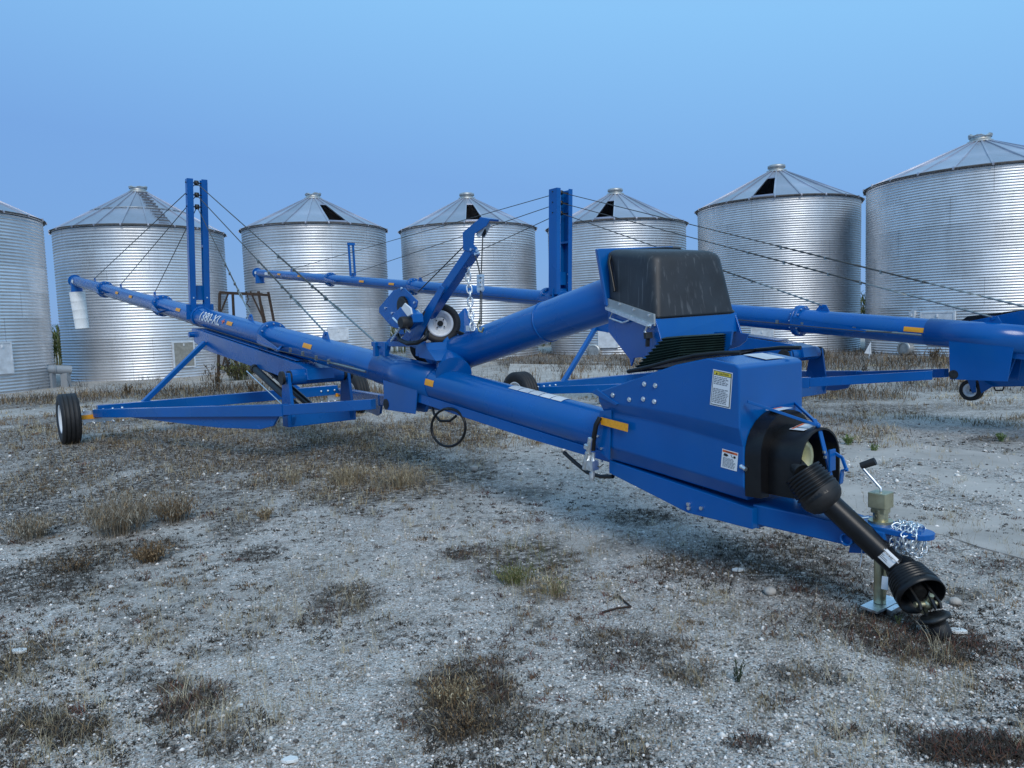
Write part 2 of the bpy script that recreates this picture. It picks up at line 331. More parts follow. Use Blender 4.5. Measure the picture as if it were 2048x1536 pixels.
def veg(x, y, kinds=None):
    v = np.zeros_like(x); wob = (fbm(x*2.2, y*2.2, 4, 21)-.47)*1.5
    for cx, cy, rx, ry, d, k in PW:
        if kinds is not None and k not in kinds: continue
        e = np.sqrt(((x-cx)/rx)**2 + ((y-cy)/ry)**2) + wob; v = np.maximum(v, d*np.clip((1.45-e)*1.4, 0, 1))
    return v
def axis(vals):
    o = []
    for a, b, s in vals: o += list(np.arange(a, b, s))
    return np.array(o + [vals[-1][1]])
xs = axis([(-2500,-400,420),(-400,-80,40),(-80,-30,4),(-30,-14,.5),(-14,-6,.14),(-6,5,.05),(5,12,.14),(12,30,.5),(30,80,4),(80,400,40),(400,2500,420)])
ys = axis([(-60,-4,8),(-4,2,.6),(2,8.5,.05),(8.5,15,.1),(15,34,.3),(34,80,2),(80,400,40),(400,4000,450)])
X, Y = np.meshgrid(xs, ys); Z = gz(X, Y)
nx, ny = len(xs), len(ys)
me = bpy.data.meshes.new('ground'); me.vertices.add(nx*ny); me.vertices.foreach_set('co', np.stack([X, Y, Z], -1).astype(np.float32).ravel())
I = np.arange(nx*ny).reshape(ny, nx); q = np.stack([I[:-1,:-1], I[:-1,1:], I[1:,1:], I[1:,:-1]], -1).reshape(-1)
nf = (nx-1)*(ny-1); me.loops.add(nf*4); me.loops.foreach_set('vertex_index', q.astype(np.int32)); me.polygons.add(nf)
me.polygons.foreach_set('loop_start', np.arange(0, nf*4, 4, dtype=np.int32)); me.polygons.foreach_set('loop_total', np.full(nf, 4, np.int32)); me.polygons.foreach_set('use_smooth', np.ones(nf, bool))
me.update(); at = me.color_attributes.new('veg', 'FLOAT_COLOR', 'POINT')
vg = veg(X.ravel(), Y.ravel()); at.data.foreach_set('color', np.stack([vg, vg, vg, np.ones_like(vg)], -1).astype(np.float32).ravel())
me.materials.append(M['ground']); gob = bpy.data.objects.new('ground', me); col.objects.link(gob); gob['kind'] = 'structure'
# concrete slab at the right
sp_ = [(1560,1003),(1640,900),(1700,868),(1860,893),(2120,925),(2400,960),(2500,1180),(2120,1134),(2048,1121),(1960,1097),(1885,1072),(1760,1050),(1650,1030)]
mb = MB(); mb.plate([Vector((G(x,y).x, G(x,y).y, -.05)) for x, y in sp_][::-1], (0,0,.062)); o = mb.build('concrete_slab', M['concrete']); o['kind'] = 'structure'
mb = MB(); mb.plate([Vector((G(x,y).x, G(x,y).y, -.3)) for x, y in [(1010,775),(1020,728),(1300,733),(1640,742),(1640,760),(1300,775)]][::-1], (0,0,.31)); o = mb.build('concrete_apron', M['concrete']); o['kind'] = 'structure'
# ------------------------------------------------------------------ grain bins
def ring_mesh(r, h, NC, name='wall_ring'):
    K = 6; A_ = .0165 if NC == 8 else .013; n = 132; seams = [0, 33, 66, 99]; ang = []
    for i in range(n):
        ang.append((2*PI*i/n, 0))
        if i in seams: ang.append((2*PI*i/n+.006, 1)); 
    k = len(ang); rows = NC*K+1; vs = []; fs = []; mi = []
    for j in range(rows):
        z = h*j/(rows-1); rr = r + A_*math.cos(2*PI*j/K)
        for a, f in ang: vs.append((math.cos(a)*(rr), math.sin(a)*(rr), z))
    for j in range(rows-1):
        for i in range(k):
            i2 = (i+1) % k; fs.append((j*k+i, j*k+i2, (j+1)*k+i2, (j+1)*k+i)); mi.append(1 if (ang[i2][1] == 1 and j % 2) else 0)
    ns = len(fs); nb = int(2*PI*r/.24)
    for i in range(nb):
        a = 2*PI*i/nb
        for zz in (h-.03,):
            o = len(vs); q = r+A_+.004; da = .008/r
            vs += [(math.cos(a-da)*q, math.sin(a-da)*q, zz-.008), (math.cos(a+da)*q, math.sin(a+da)*q, zz-.008), (math.cos(a+da)*q, math.sin(a+da)*q, zz+.008), (math.cos(a-da)*q, math.sin(a-da)*q, zz+.008)]
            fs.append((o, o+1, o+2, o+3)); mi.append(1)
    me = bpy.data.meshes.new(name); me.from_pydata(vs, [], fs); me.materials.append(M['galv']); me.materials.append(M['galvdark'])
    me.polygons.foreach_set('material_index', mi); me.polygons.foreach_set('use_smooth', [i < ns for i in range(len(fs))]); me.update(); return me
def roof_panel_mesh(r, rise, N_, hole=False, rt=.42):
    ro = r+.09; ti = -(rise/(r-rt))*.09; a = PI/N_
    def pt(rad, ang, dz=0): return Vector((math.cos(ang)*rad, math.sin(ang)*rad, ti + (ro-rad)/(ro-rt)*(rise-ti) + dz))
    mb = MB()
    if not hole:
        vs = []; st = 5
        for j in range(st+1):
            rad = ro+(rt-ro)*j/st
            for i, dz in ((-1, 0), (0, .008), (1, 0)): vs.append(pt(rad, a*i, dz + (.012*math.sin(j*2.1) if 0 < j < st else 0)))
        fs = [(j*3+i, j*3+i+1, j*3+i+4, j*3+i+3) for j in range(st) for i in range(2)]; mb.add(vs, fs, True)
    else:
        r1 = ro-.22; r2 = ro-.22-.66*(ro-rt); b = .90*a
        for (ra, rb, a0, a1) in ((ro, r1, -a, a), (r2, rt, -a, a), (r1, r2, -a, -b), (r1, r2, b, a)):
            mb.add([pt(ra, a0), pt(ra, a1), pt(rb, a1), pt(rb, a0)], [(0,1,2,3)])
        for (p, q) in ((pt(r1,-b), pt(r1,b)), (pt(r2,-b), pt(r2,b)), (pt(r1,-b), pt(r2,-b)), (pt(r1,b), pt(r2,b))): mb.bar(p+Vector((0,0,.02)), q+Vector((0,0,.02)), .03, .05)
    p = pt(ro+.05, a, .01); q = pt(rt, a, .02); mb.bar(p, q, .06, .055)
    mb.box(pt(ro+.02, a, .03), Vector((.03,0,0)), Vector((0,.03,0)), Vector((0,0,.04)))
    return mb
RING = {}; ROOF = {}
def put(me, name, parent, loc, rz=0):
    o = bpy.data.objects.new(name, me); col.objects.link(o); o.parent = parent; o.location = loc; o.rotation_euler = (0,0,rz); return o
def grain_bin(px, D, r, eave, peak, label, hatch=None, torn=0, rot=0, lean=(0,0), panels=(), NC=8):
    c = P(px, 700, D); x, y = c.x, c.y; zb = float(gz(x, y))-.12
    root = empty('grain_bin', (x, y, zb), label, 'grain bin', 'corrugated grain bins standing in a row')
    h = round((eave-zb)/7, 2); key = (r, h, NC)
    if key not in RING: RING[key] = ring_mesh(r, h, NC)
    for i in range(7): put(RING[key], 'wall_ring', root, (0,0,h*i), rot + i*.37 + random.uniform(0, .3))
    top = h*7; N_ = 22; tocam = math.atan2(-y, -x); ra = rot if hatch is None else (tocam+hatch-PI/N_); rise = round(peak-eave, 2)
    mb = MB(); mb.lathe((0,0,0), (0,0,1), [(r+.015,-.03),(r+.10,-.055),(r+.12,-.02),(r+.015,.02)], 64, False); mb.lathe((0,0,0), (0,0,1), [(.42,rise-.02),(.44,rise+.03),(.40,rise+.03)], 24, False)
    me = mb.build('roof', M['eave'], link=False).data
    roof = put(me, 'roof', root, (0,0,top))
    for hl in (0, 1):
        if (key, rise, hl) not in ROOF: ROOF[(key, rise, hl)] = roof_panel_mesh(r, rise, N_, bool(hl)).build('roof_panel', M['galvroof'], link=False).data
    tocam = math.atan2(-y, -x)
    for i in range(N_):
        a = 2*PI*(i+.5)/N_ + ra
        isH = hatch is not None and abs((a-tocam-hatch+PI) % (2*PI)-PI) < .5*PI/N_
        put(ROOF[(key, rise, int(isH))], 'roof_panel', roof, (0, 0, 0), a)
    mb = MB(); n = 24
    if torn == 0: mb.lathe((0,0,0), (0,0,1), [(.41,0),(.41,.10),(.30,.12),(.30,.20),(.36,.20),(.36,.30),(.30,.33),(.02,.34)], n, False)
    else:
        prof = [(.41,0),(.41,.08),(.33,.10),(.33,.20)]; mb.lathe((0,0,0), (0,0,1), prof, n, False)
        vs = []; 
        for j, rr in enumerate((.36, .38, .30)):
            for i in range(n):
                t = 2*PI*i/n; dz = (.20,.26,.30)[j] + (0 if j == 0 else (.03*math.sin(2*t+torn)+.018*math.sin(5*t)*torn)); vs.append(Vector((math.cos(t)*rr, math.sin(t)*rr, dz)))
        mb.add(vs, [(j*n+i, j*n+(i+1) % n, (j+1)*n+(i+1) % n, (j+1)*n+i) for j in range(2) for i in range(n) if not (torn == 2 and j == 1 and i % 5 == 0)], False)
    me = mb.build('roof_cap', M['cap'], link=False).data; put(me, 'roof_cap', root, (0,0,top+rise))
    # hatches, doors and fan mounts on the wall
    for (kind, qx, qy, wd, ht) in panels:
        d = ray(qx, qy); dx, dy = d.x, d.y; a_ = dx*dx+dy*dy; b_ = -(dx*x+dy*y); c_ = x*x+y*y-(r+.01)**2; disc = b_*b_-a_*c_
        if disc < 0: continue
        k = (-b_-math.sqrt(disc))/a_; p = CC+d*k; nrm = Vector((p.x-x, p.y-y, 0)).normalized(); sd_ = Vector((-nrm.y, nrm.x, 0)); up = Vector((0,0,1))
        mb = MB()
        if kind in ('w', 't'):
            mb.box(p+nrm*.02, sd_*wd/2, nrm*.05, up*ht/2); o = mb.build('wall_door', M['panelw'] if kind == 'w' else M['panelt'], root, .006)
            fr = MB()
            for sx in (-1, 1): fr.box(p+sd_*sx*(wd/2+.03)+nrm*.03, sd_*.03, nrm*.055, up*(ht/2+.06))
            for sz in (-1, 1): fr.box(p+up*sz*(ht/2+.03)+nrm*.03, sd_*wd/2, nrm*.055, up*.03)
            fr.build('door_frame', M['panelw'], o, .004)
            MB().box(p+nrm*.09+up*(ht/2-.08), sd_*.02, nrm*.02, up*.05).build('door_latch', M['white'], o)
        elif kind == 'f':
            mb.cyl(p-nrm*.05, p+nrm*.22, wd/2, n=20); mb.lathe(p+nrm*.22, nrm, [(wd/2+.02,-.02),(wd/2+.02,.02),(wd/2-.05,.03)], 20, False); mb.build('fan_mount', M['cap'], root)
        elif kind == 's':
            mb.box(p+nrm*.02, sd_*wd/2, nrm*.035, up*ht/2); mb.build('patch_sheet', M['galvroof'], root)
    return root, (x, y, zb, top, rise)
b1 = grain_bin(-137, 26.2, 3.65, 5.85, 7.5, 'grain bin cut off by the left edge, white door panel low on it', rot=.3, panels=[('w', 3, 716, .55, .95)])
b2 = grain_bin(300, 33.4, 3.4, 6.0, 7.75, 'grain bin with a patched roof and tan door, behind the near auger', torn=1, rot=.1, panels=[('t', 367, 709, .80, .98)])
b3 = grain_bin(643, 35.85, 3.3, 6.16, 7.62, 'grain bin with an open roof hatch behind the far auger tip and crank winch', hatch=.32, rot=.05, torn=2, panels=[('w', 676, 668, .8, .45), ('w', 560, 690, .5, .5)])
b4 = grain_bin(945, 36.8, 3.25, 6.06, 7.52, 'grain bin with an open roof hatch directly behind the blue crane boom', hatch=.10, rot=.02)
b5 = grain_bin(1237, 36.1, 3.25, 5.89, 7.36, 'grain bin with an open roof hatch right of the far mast, fan mount below', hatch=-.16, rot=.12, panels=[('w', 1216, 676, .75, .75), ('f', 1190, 702, .6, .5)])
b6 = grain_bin(1554, 32.1, 3.25, 6.05, 7.45, 'grain bin with an open roof hatch behind the black hopper cover', NC=10, hatch=-.16, rot=.2, panels=[('w', 1525, 672, .75, .5), ('w', 1496, 684, .3, .3)])
b7 = grain_bin(1952, 27.1, 3.65, 6.05, 7.35, 'nearest grain bin at the right edge of the photo with a torn roof cap', NC=10, torn=2, rot=.25, panels=[('w', 1876, 640, .95, .45), ('w', 1826, 640, .08, .5), ('f', 1816, 696, .45, .4)])
# roof ladder on the second bin
x, y, zb, top, rise = b2[1]; RB = 3.49
a0 = math.atan2(-y, -x)+.28; mb = MB()
def rp(rad, ang, dz=.07): return Vector((x+math.cos(ang)*rad, y+math.sin(ang)*rad, zb+top+(RB-rad)/(RB-.42)*(rise+.05)-.04+dz))
for k in range(11):
    rad = 3.2-k*.26; mb.bar(rp(rad, a0-.20/rad), rp(rad, a0+.20/rad), .05, .05)
mb.build('roof_ladder', M['galvdark'], b2[0])
mb = MB()
for k in range(44):
    t0 = 2*PI*k/44; mb.bar(rp(1.95, t0, .02), rp(1.95, t0+2*PI/44, .02), .035, .03)
mb.build('roof_band', M['cap'], b2[0])
# pipe between the two left bins
p = G(98, 757, -.1); q_ = G(150, 757, -.1); zz = float(gz(p.x, p.y))
mb = MB(); mb.cyl(P(88, 738, 27), P(142, 740, 27.6), .16, n=16); mb.lathe(P(88,738,27), P(142,740,27.6)-P(88,738,27), [(.18,.3),(.18,.36),(.16,.36)], 16, False)
for xx, dd in ((100, 27.15), (130, 27.45)):
    b = P(xx, 739, dd); mb.box((b.x, b.y, (b.z-.16+gz(b.x, b.y))/2), (.12,0,0), (0,.12,0), (0,0,(b.z-.16-float(gz(b.x, b.y)))/2+.03))
o = mb.build('aeration_pipe', M['pvc'], loc=P(115,739,27)); tag(o, 'grey air pipe running between the two leftmost grain bins', 'pipe')
# ------------------------------------------------------------------ rusty trestle
b = P(490, 700, 28); root = empty('rusty_trestle', (b.x, b.y, float(gz(b.x, b.y))), 'rusty steel trestle standing between two grain bins behind the near auger', 'trestle')
def tp(px, z, dy=0): q = P(px, 700, 28); return Vector((q.x, q.y+dy, z))
g0 = float(gz(b.x, b.y))-.05; zt = 3.02
MB().bar(tp(447, zt), tp(531, zt-.12), .09, .09).build('top_beam', M['rust'], root)
MB().bar(tp(447, zt, .9), tp(531, zt-.12, .9), .09, .09).build('top_beam', M['rust'], root)
for (x0, x1, dy) in ((447, 432, 0), (455, 452, .9), (524, 544, 0), (528, 552, .9), (470, 468, .45)):
    if x0 == 470: continue
    MB().bar(tp(x0, zt, dy), tp(x1, g0, dy), .08, .08).build('leg', M['rust'], root)
for (x0, z0, x1, z1, dy) in ((447,2.3,465,zt,0),(440,1.5,455,2.2,0),(445,1.0,456,.2,0),(456,1.0,442,.2,0),(508,zt,532,1.9,0),(529,2.5,540,1.2,0),(445,2.2,453,1.0,0)):
    MB().bar(tp(x0, z0, dy), tp(x1, z1, dy), .05, .05).build('brace', M['rust'], root)
MB().pipe([tp(500,zt), tp(503,zt-.3), tp(499,zt-.45), tp(506,zt-.6)], .02).build('hanging_wire', M['rust'], root)
# ------------------------------------------------------------------ chains
LK = {}
def link_mesh(r, wire):
    k = (r, wire)
    if k not in LK:
        pts = []
        for i in range(12):
            a = 2*PI*i/12; pts.append(Vector((math.cos(a)*r*.62, 0, math.sin(a)*r*.62 + (r*.42 if math.sin(a) > .1 else -r*.42 if math.sin(a) < -.1 else 0))))
        LK[k] = MB().pipe(pts, wire, 5, True).build('chain_link', M['bright'], link=False).data
    return LK[k]
def chain(parent, pts, r, wire):
    base = OFF[parent.name]; me = link_mesh(r, wire); pitch = r*1.55; acc = 0; i = 0; pts = [Vector(p) for p in pts]; tw = 0
    seg = 0; pos = pts[0].copy()
    L_ = [(pts[j+1]-pts[j]).length for j in range(len(pts)-1)]; tot = sum(L_); s_ = 0
    while s_ < tot:
        a = s_; j = 0
        while j < len(L_)-1 and a > L_[j]: a -= L_[j]; j += 1
        d = (pts[j+1]-pts[j]).normalized(); p = pts[j]+d*a
        o = bpy.data.objects.new('chain_link', me); col.objects.link(o); o.parent = parent; o.location = p-base
        qt = d.to_track_quat('Z', 'Y'); rot = Matrix.Rotation((PI/2 if i % 2 else 0)+random.uniform(-.25,.25)+.5, 4, 'Z'); o.rotation_mode = 'QUATERNION'; o.rotation_quaternion = (qt.to_matrix().to_4x4() @ rot).to_quaternion()
        s_ += pitch; i += 1
# ------------------------------------------------------------------ wheels
def wheel(parent, c, axis_, R_=.375, W_=.235, rimr=.20, lugs=5, name='wheel'):
    c = Vector(c); a = Vector(axis_).normalized(); root = empty(name, c, parent=parent)
    pr = [(rimr,-W_*.42),(rimr+.03,-W_*.5),(R_*.80,-W_*.54),(R_*.95,-W_*.50),(R_*.985,-W_*.42)]
    g = W_*.30
    for k in range(4):
        h = -g*1.2 + k*g*.8
        pr += [(R_, h-.02*W_*4*.4), (R_, h+W_*.02), (R_-.012, h+W_*.03), (R_-.012, h+W_*.07), (R_, h+W_*.08)]
    pr += [(R_,W_*.38),(R_*.985,W_*.42),(R_*.95,W_*.50),(R_*.80,W_*.54),(rimr+.03,W_*.5),(rimr,W_*.42),(rimr-.005,0),(rimr,-W_*.42)]
    MB().lathe(c, a, pr, 56, False).build('tyre', M['rubber'], root)
    mb = MB(); mb.lathe(c, a, [(rimr-.002,-W_*.43),(rimr+.012,-W_*.44),(rimr+.012,-W_*.47),(rimr-.012,-W_*.44),(rimr-.02,-W_*.30),(rimr-.045,-W_*.24),(rimr-.05,-.1*W_),(rimr*.62,-.03*W_),(rimr*.45,-.12*W_),(rimr*.30,-.12*W_),(.02,-.10*W_)], 40, False)
    mb.lathe(c, a, [(rimr-.002,W_*.43),(rimr+.012,W_*.44),(rimr+.012,W_*.47),(rimr-.012,W_*.44),(rimr-.02,W_*.30),(rimr-.03,0),(rimr-.05,-.05*W_)], 40, False)
    mb.build('rim', M['rim'], root)
    mb = MB(); mb.cyl(c-a*W_*.30, c+a*W_*.2, rimr*.24, n=16); mb.build('hub', M['plastic'], root)
    u, v = perp(a); mb = MB()
    for i in range(lugs):
        t = 2*PI*i/lugs+.7; p = c-a*W_*.13+(u*math.cos(t)+v*math.sin(t))*rimr*.42; mb.cyl(p-a*.02, p+a*.01, rimr*.06, n=6)
    mb.build('lug_nut', M['dsteel'], root, kind='stuff')
    return root
# ------------------------------------------------------------------ augers
R = .165
def auger(f, root, L, rings, tm, mast_top, lugs_l, lugs_r, reflect, tube0, mastw=.12, knee=5.05, wl=8.75, near=True, armpx=None):
    """the parts both augers share, laid out along the frame f"""
    cuts = [tube0]+rings+[L]; B = M['blue']
    for i in range(len(cuts)-1):
        a, b = cuts[i], cuts[i+1]; r_ = R-.006*i*.6
        o = MB().cyl(f.A(a), f.A(b), r_, n=40).build('tube_section', B, root)
        if i < len(rings):
            mb = MB(); mb.lathe(f.A(b), f.ax, [(r_,-.045),(.215,-.045),(.222,-.04),(.222,-.006),(.215,-.004),(r_,-.004)], 40, False); mb.lathe(f.A(b), f.ax, [(r_,.004),(.222,.004),(.222,.036),(r_,.04)], 40, False); mb.build('flange', B, o)
            mb = MB()
            for k in range(12):
                t = 2*PI*k/12; p = f.A(b)+f.s*math.cos(t)*.196+f.n*math.sin(t)*.196; mb.cyl(p-f.ax*.068, p+f.ax*.06, .011, n=6)
            mb.build('flange_bolts', M['bright'], o, kind='stuff')
            for sg in (-1, 1):           # side cable stay plates
                mb = MB(); p0 = f.A(b-.03, sg*r_*1.0, .05); mb.plate([f.A(b, sg*.22, .06), f.A(b-1.15, sg*.36, -.02), f.A(b-1.15, sg*.36, -.06), f.A(b, sg*.22, -.08)], f.n*.0+f.s*sg*-.008)
                mb.bar(f.A(b-1.15, sg*.36, -.04), f.A(b-.75, sg*.165, -.05), .03, .03); mb.bar(f.A(b-1.15, sg*.36, -.04), f.A(b, sg*.215, -.05), .03, .03)
                mb.build('stay_bracket', B, o)
    for sg in (-1, 1):                   # long side cables
        pts = [f.A(L-.6, sg*.17, -.05)] + [f.A(b-1.15, sg*.37, -.04) for b in rings[::-1]] + [f.A(3.6, sg*.19, -.02)]
        MB().pipe(pts, .006, 5).build('side_cable', M['steel'], root)
        mb = MB(); pts = [f.A(3.55, sg*.2, 0), f.A(3.2, sg*.205, .0)]
        for q in (5.3, 4.9, 4.5, 4.15): p = f.A(q, sg*.215 + sg*.02, -.03); mb.box(p, f.ax*.02, f.s*.012, f.n*.028)
        mb.pipe([f.A(4.15, sg*.235, -.035), f.A(3.3, sg*.2, -.03)], .013, 6); mb.build('cable_clamps', M['clamp'], root, kind='stuff')
    # mast
    tb, tt = tm; zt = mast_top; zb = f.z(tb)
    mast = MB(); sp = .115 if mastw < .2 else .15
    mb = MB()
    mb.plate([f.A(tb-.02, -.24, -.05), f.A(tb-.02, -.235, .22), f.A(tb-.02, .235, .22), f.A(tb-.02, .24, -.05)], f.ax*.012)
    mb.lathe(f.A(tb-.12), f.ax, [(R,0),(R+.02,.0),(R+.02,.34),(R,.34)], 32, False)
    mo = mb.build('mast', B, root, .003)
    for sg in (-1, 1):
        p = f.W(tb, sg*sp, zb+.10); q = f.W(tt, sg*sp, zt); d = (q-p).normalized(); wd = .055; dp = mastw/2; sx = f.s
        mb = MB(); fu = f.u
        mb.box((p+q)/2+sx*sg*(wd-.004), (q-p)/2, sx*.004, fu*dp)
        mb.box((p+q)/2+fu*(dp-.004), (q-p)/2, sx*(wd-.009), fu*.004)
        mb.box((p+q)/2-fu*(dp-.004), (q-p)/2, sx*(wd-.009), fu*.004)
        mb.box((p+q)/2+sx*sg*0-fu*0, d*.02, sx*(wd-.009), fu*(dp-.009))
        mb.build('mast_upright', B, mo, .002)
    mb = MB()
    for k in range(3):
        z = zt-.06-.20*k; t = tt+(tb-tt)*(zt-z)/(zt-zb); mb.cyl(f.W(t,-sp-.07,z), f.W(t,sp+.07,z), .012, n=8)
        mb.lathe(f.W(t,-.03,z), f.s, [(.02,0),(.045,.0),(.045,.06),(.02,.06)], 12)
    mb.build('cable_pins', M['dsteel'], mo, kind='stuff')
    MB().box(f.W(tb-.01, 0, zb+.42), f.s*sp, f.u*.01, Vector((0,0,.13))).build('mast_crossplate', B, mo, .003)
    mb = MB()
    for sg in (-1, 1):
        for z in (.33, .5): mb.cyl(f.W(tb-.10, sg*sp, zb+z), f.W(tb-.07, sg*sp, zb+z), .014, n=6)
    mb.build('mast_bolts', M['bright'], mo, kind='stuff')
    # cables
    for k, tl in enumerate(lugs_l+lugs_r):
        right = k >= len(lugs_l); kk = k-len(lugs_l) if right else k; z = zt-.06-.20*kk; t = tt+(tb-tt)*(zt-z)/(zt-zb)
        top = f.W(t, 0, z); low = f.A(tl, 0, R+.07)
        mb = MB(); mb.plate([f.A(tl-.11,-.008,R-.01), f.A(tl-.04,-.008,R+.09), f.A(tl+.04,-.008,R+.09), f.A(tl+.11,-.008,R-.01)], f.s*.016); mb.lathe(f.A(tl,-.02,R+.06), f.s, [(.02,0),(.02,.04)], 8); mb.build('cable_lug', B, root)
        d = low-top
        if right:
            a = top+d*.55; b = top+d*.80
            co = MB().pipe([top, a], .008, 6).pipe([a, b], .012, 6).pipe([b, low], .008, 6).build('mast_cable', M['steel'], root)
            mb = MB()
            for q in (.56, .64, .73, .79): c = top+d*q; mb.box(c+Vector((0,0,-.01)), d.normalized()*.012, f.s*.016, Vector((0,0,.024)))
            mb.pipe([top+d*.80, top+d*.84+f.s*.02, top+d*.88, top+d*.84-f.s*.02, top+d*.80], .009, 5); mb.cyl(top+d*.87, low, .011, n=8)
            mb.build('turnbuckle', M['clamp'], co, kind='stuff')
        else: MB().pipe([top, low], .008, 6).build('mast_cable', M['steel'], root)
    # reflectors
    for (t, ang, ln) in reflect:
        mb = MB(); vs = []; fs = []
        for i in range(2):
            for j in range(5):
                a = ang+(j-2)*.09; rr = R+.004; vs.append(f.A(t+(i-.5)*ln) - f.s*math.cos(a)*rr + f.n*math.sin(a)*rr)
        mb.add(vs, [(j, j+1, 5+j+1, 5+j) for j in range(4)], True); mb.build('reflector', M['refl'], root)
    # lift arm under the tube
    kz = 1.0
    top = [(9.95, f.z(9.95)-.20), (9.6, f.z(9.6)-.19), (knee+.1, kz+.15), (knee-.12, kz+.1), (knee-.15, kz-.04), (knee+.2, kz-.1), (6.1, 1.00), (9.3, f.z(9.3)-.50), (9.85, f.z(9.85)-.42)]
    arm = MB().plate([f.W(t, -.19, z) for t, z in top], f.s*.36).build('lift_arm', B, root, .006)
    MB().plate([f.W(9.5, -.15, f.z(9.5)-.185), f.W(knee+.3, -.15, kz+.19), f.W(knee+.3, .13, kz+.19), f.W(9.5, .13, f.z(9.5)-.185)], (0,0,.012)).build('arm_cover_strip', B, arm)
    mb = MB(); mb.cyl(f.W(knee,-.46,kz), f.W(knee,.46,kz), .055, n=20); mb.cyl(f.W(knee,-.36,kz), f.W(knee,.33,kz), .10, n=24); mb.cyl(f.W(9.85,-.27,f.z(9.85)-.30), f.W(9.85,.25,f.z(9.85)-.30), .05, n=14); mb.build('knee_shaft', B, arm, kind='stuff')
    mb = MB()
    for s_ in (-.48,-.385,.345,.43): mb.cyl(f.W(knee,s_,kz), f.W(knee,s_+.035,kz), .085, n=20)
    mb.build('knee_collar', M['dsteel'], arm, kind='stuff')
    for s_ in (-.10, .08):
        a = f.W(6.75, s_-.12, 1.06); b = f.W(5.0, s_-.12, .54); d = b-a
        cy = MB().cyl(a+d*.02, a+d*.97, .048, n=18).build('lift_cylinder', M['plastic'], root); MB().cyl(a, a+d*.03, .058, n=18).build('cylinder_cap', M['dsteel'], cy)
    for s_ in (-.19, .16, -.03): MB().cyl(f.W(6.8, s_-.12, 1.02), f.W(5.05, s_-.12, .49), .009, n=6).build('hydraulic_line', M['bright'], root)
    # lower frame
    for sg in (-1, 1):
        pv = f.W(2.94, sg*.12, .79); ae = f.W(wl-.1, sg*1.98, .46); d = ae-pv
        xs_ = Vector((-d.y, d.x, 0)).normalized()
        def q(k, dz, off=0): return pv+d*k+Vector((0,0,dz))+xs_*off
        mb = MB(); mb.hexa([q(.28,-.115,-.05), q(1,-.085,-.05), q(1,-.085,.05), q(.28,-.115,.05), q(.28,.03,-.05), q(1,.035,-.05), q(1,.035,.05), q(.28,.03,.05)])
        ao = mb.build('frame_arm', B, root, .006)
        mb = MB(); mb.hexa([q(.04,-.055,-.04), q(.28,-.10,-.04), q(.28,-.10,.04), q(.04,-.055,.04), q(.04,.055,-.04), q(.28,.02,-.04), q(.28,.02,.04), q(.04,.055,.04)]); mb.build('arm_tongue', B, ao, .004)
        mb = MB(); mb.cyl(q(.0,0)-f.s*.05, q(.0,0)+f.s*.05, .055, n=16); mb.build('pivot_bushing', M['dsteel'], ao)
        mb = MB(); mb.plate([q(.30,-.10,-.03), q(.32,-.23,-.03), q(.36,-.27,-.03), q(.50,-.25,-.03), q(.66,-.18,-.03), q(.86,-.09,-.03)], xs_*.03); mb.build('arm_gusset', B, ao, .003)
        # knee post
        MB().plate([f.W(knee+.10, sg*.42, kz+.06), f.W(knee-.08, sg*.42, kz+.06), f.W(knee-.16, sg*.42, .52), f.W(knee-.10, sg*.42, .39), f.W(knee+.12, sg*.42, .39), f.W(knee+.20, sg*.42, .52)], f.s*sg*-.04).build('knee_post', B, root, .004)
        MB().bar(f.W(8.85, sg*1.3, .50), f.W(9.15, sg*.2, 1.42), .075, .075).build('diagonal_strut', B, root, .008)
        # axle end and wheel
        c = f.W(wl, sg*2.33, float(gz(*f.W(wl, sg*2.33, 0).xy))+.372)
        MB().bar(f.W(wl, sg*1.9, c.z+.02), f.W(wl, sg*2.22, c.z), .10, .10).build('axle_spindle', M['bright'], root, .004)
        mb = MB()
        for k in range(5):
            for dz in (.085, -.085): mb.ball(f.W(wl-.08, sg*(2.14-.13*k), c.z+dz*1.15), .021)
        mb.plate([f.W(wl-.055, sg*2.15, c.z+.09), f.W(wl-.055, sg*1.75, c.z+.11), f.W(wl-.055, sg*1.75, c.z-.09), f.W(wl-.055, sg*2.15, c.z-.08)], f.u*.01); mb.build('axle_bolt_plate', M['bright'], root, kind='stuff')
        mb = MB(); mb.box(f.W(wl-.075, sg*2.07, c.z+.005), f.s*.17, f.u*.004, Vector((0,0,.032))); mb.build('reflector', M['refl'], root)
        wheel(root, c, f.s*(1 if sg > 0 else -1)*-1 + f.u*.0)
    MB().box(f.W(wl, 0, .46), f.s*1.95, f.u*.07, Vector((0,0,.085))).build('axle_beam', B, root, .006)
    MB().box(f.W(knee-.02, 0, .47), f.s*.46, f.u*.09, Vector((0,0,.08))).build('knee_crossbeam', B, root, .006)
    mb = MB(); mb.plate([f.A(3.0,-.02,-R+.02), f.A(2.3,-.02,-R+.02), f.W(2.42,-.02,.73), f.W(3.0,-.02,.73)], f.s*.04)
    for sg in (-1, 1): mb.plate([f.A(3.0,sg*.155,-.04), f.A(2.3,sg*.155,-.04), f.W(2.36,sg*.165,.73), f.W(2.98,sg*.165,.73)], f.s*sg*-.012)
    mb.build('pivot_bracket', B, root, .003)
    mb = MB(); mb.lathe(f.A(2.15), f.ax, [(R,0),(R+.009,.0),(R+.009,1.15),(R,1.15)], 40, False); mb.build('tube_saddle', B, root)
    if root is near: MB().pipe([f.W(4.9,-.3,.45), f.W(4.75,-.3,.38), f.W(4.5,-.3,.345), f.W(4.2,-.25,.37), f.W(4.0,-.2,.45), f.W(3.8,-.15,.56)], .014, 6).build('hydraulic_hose', M['plastic'], root)
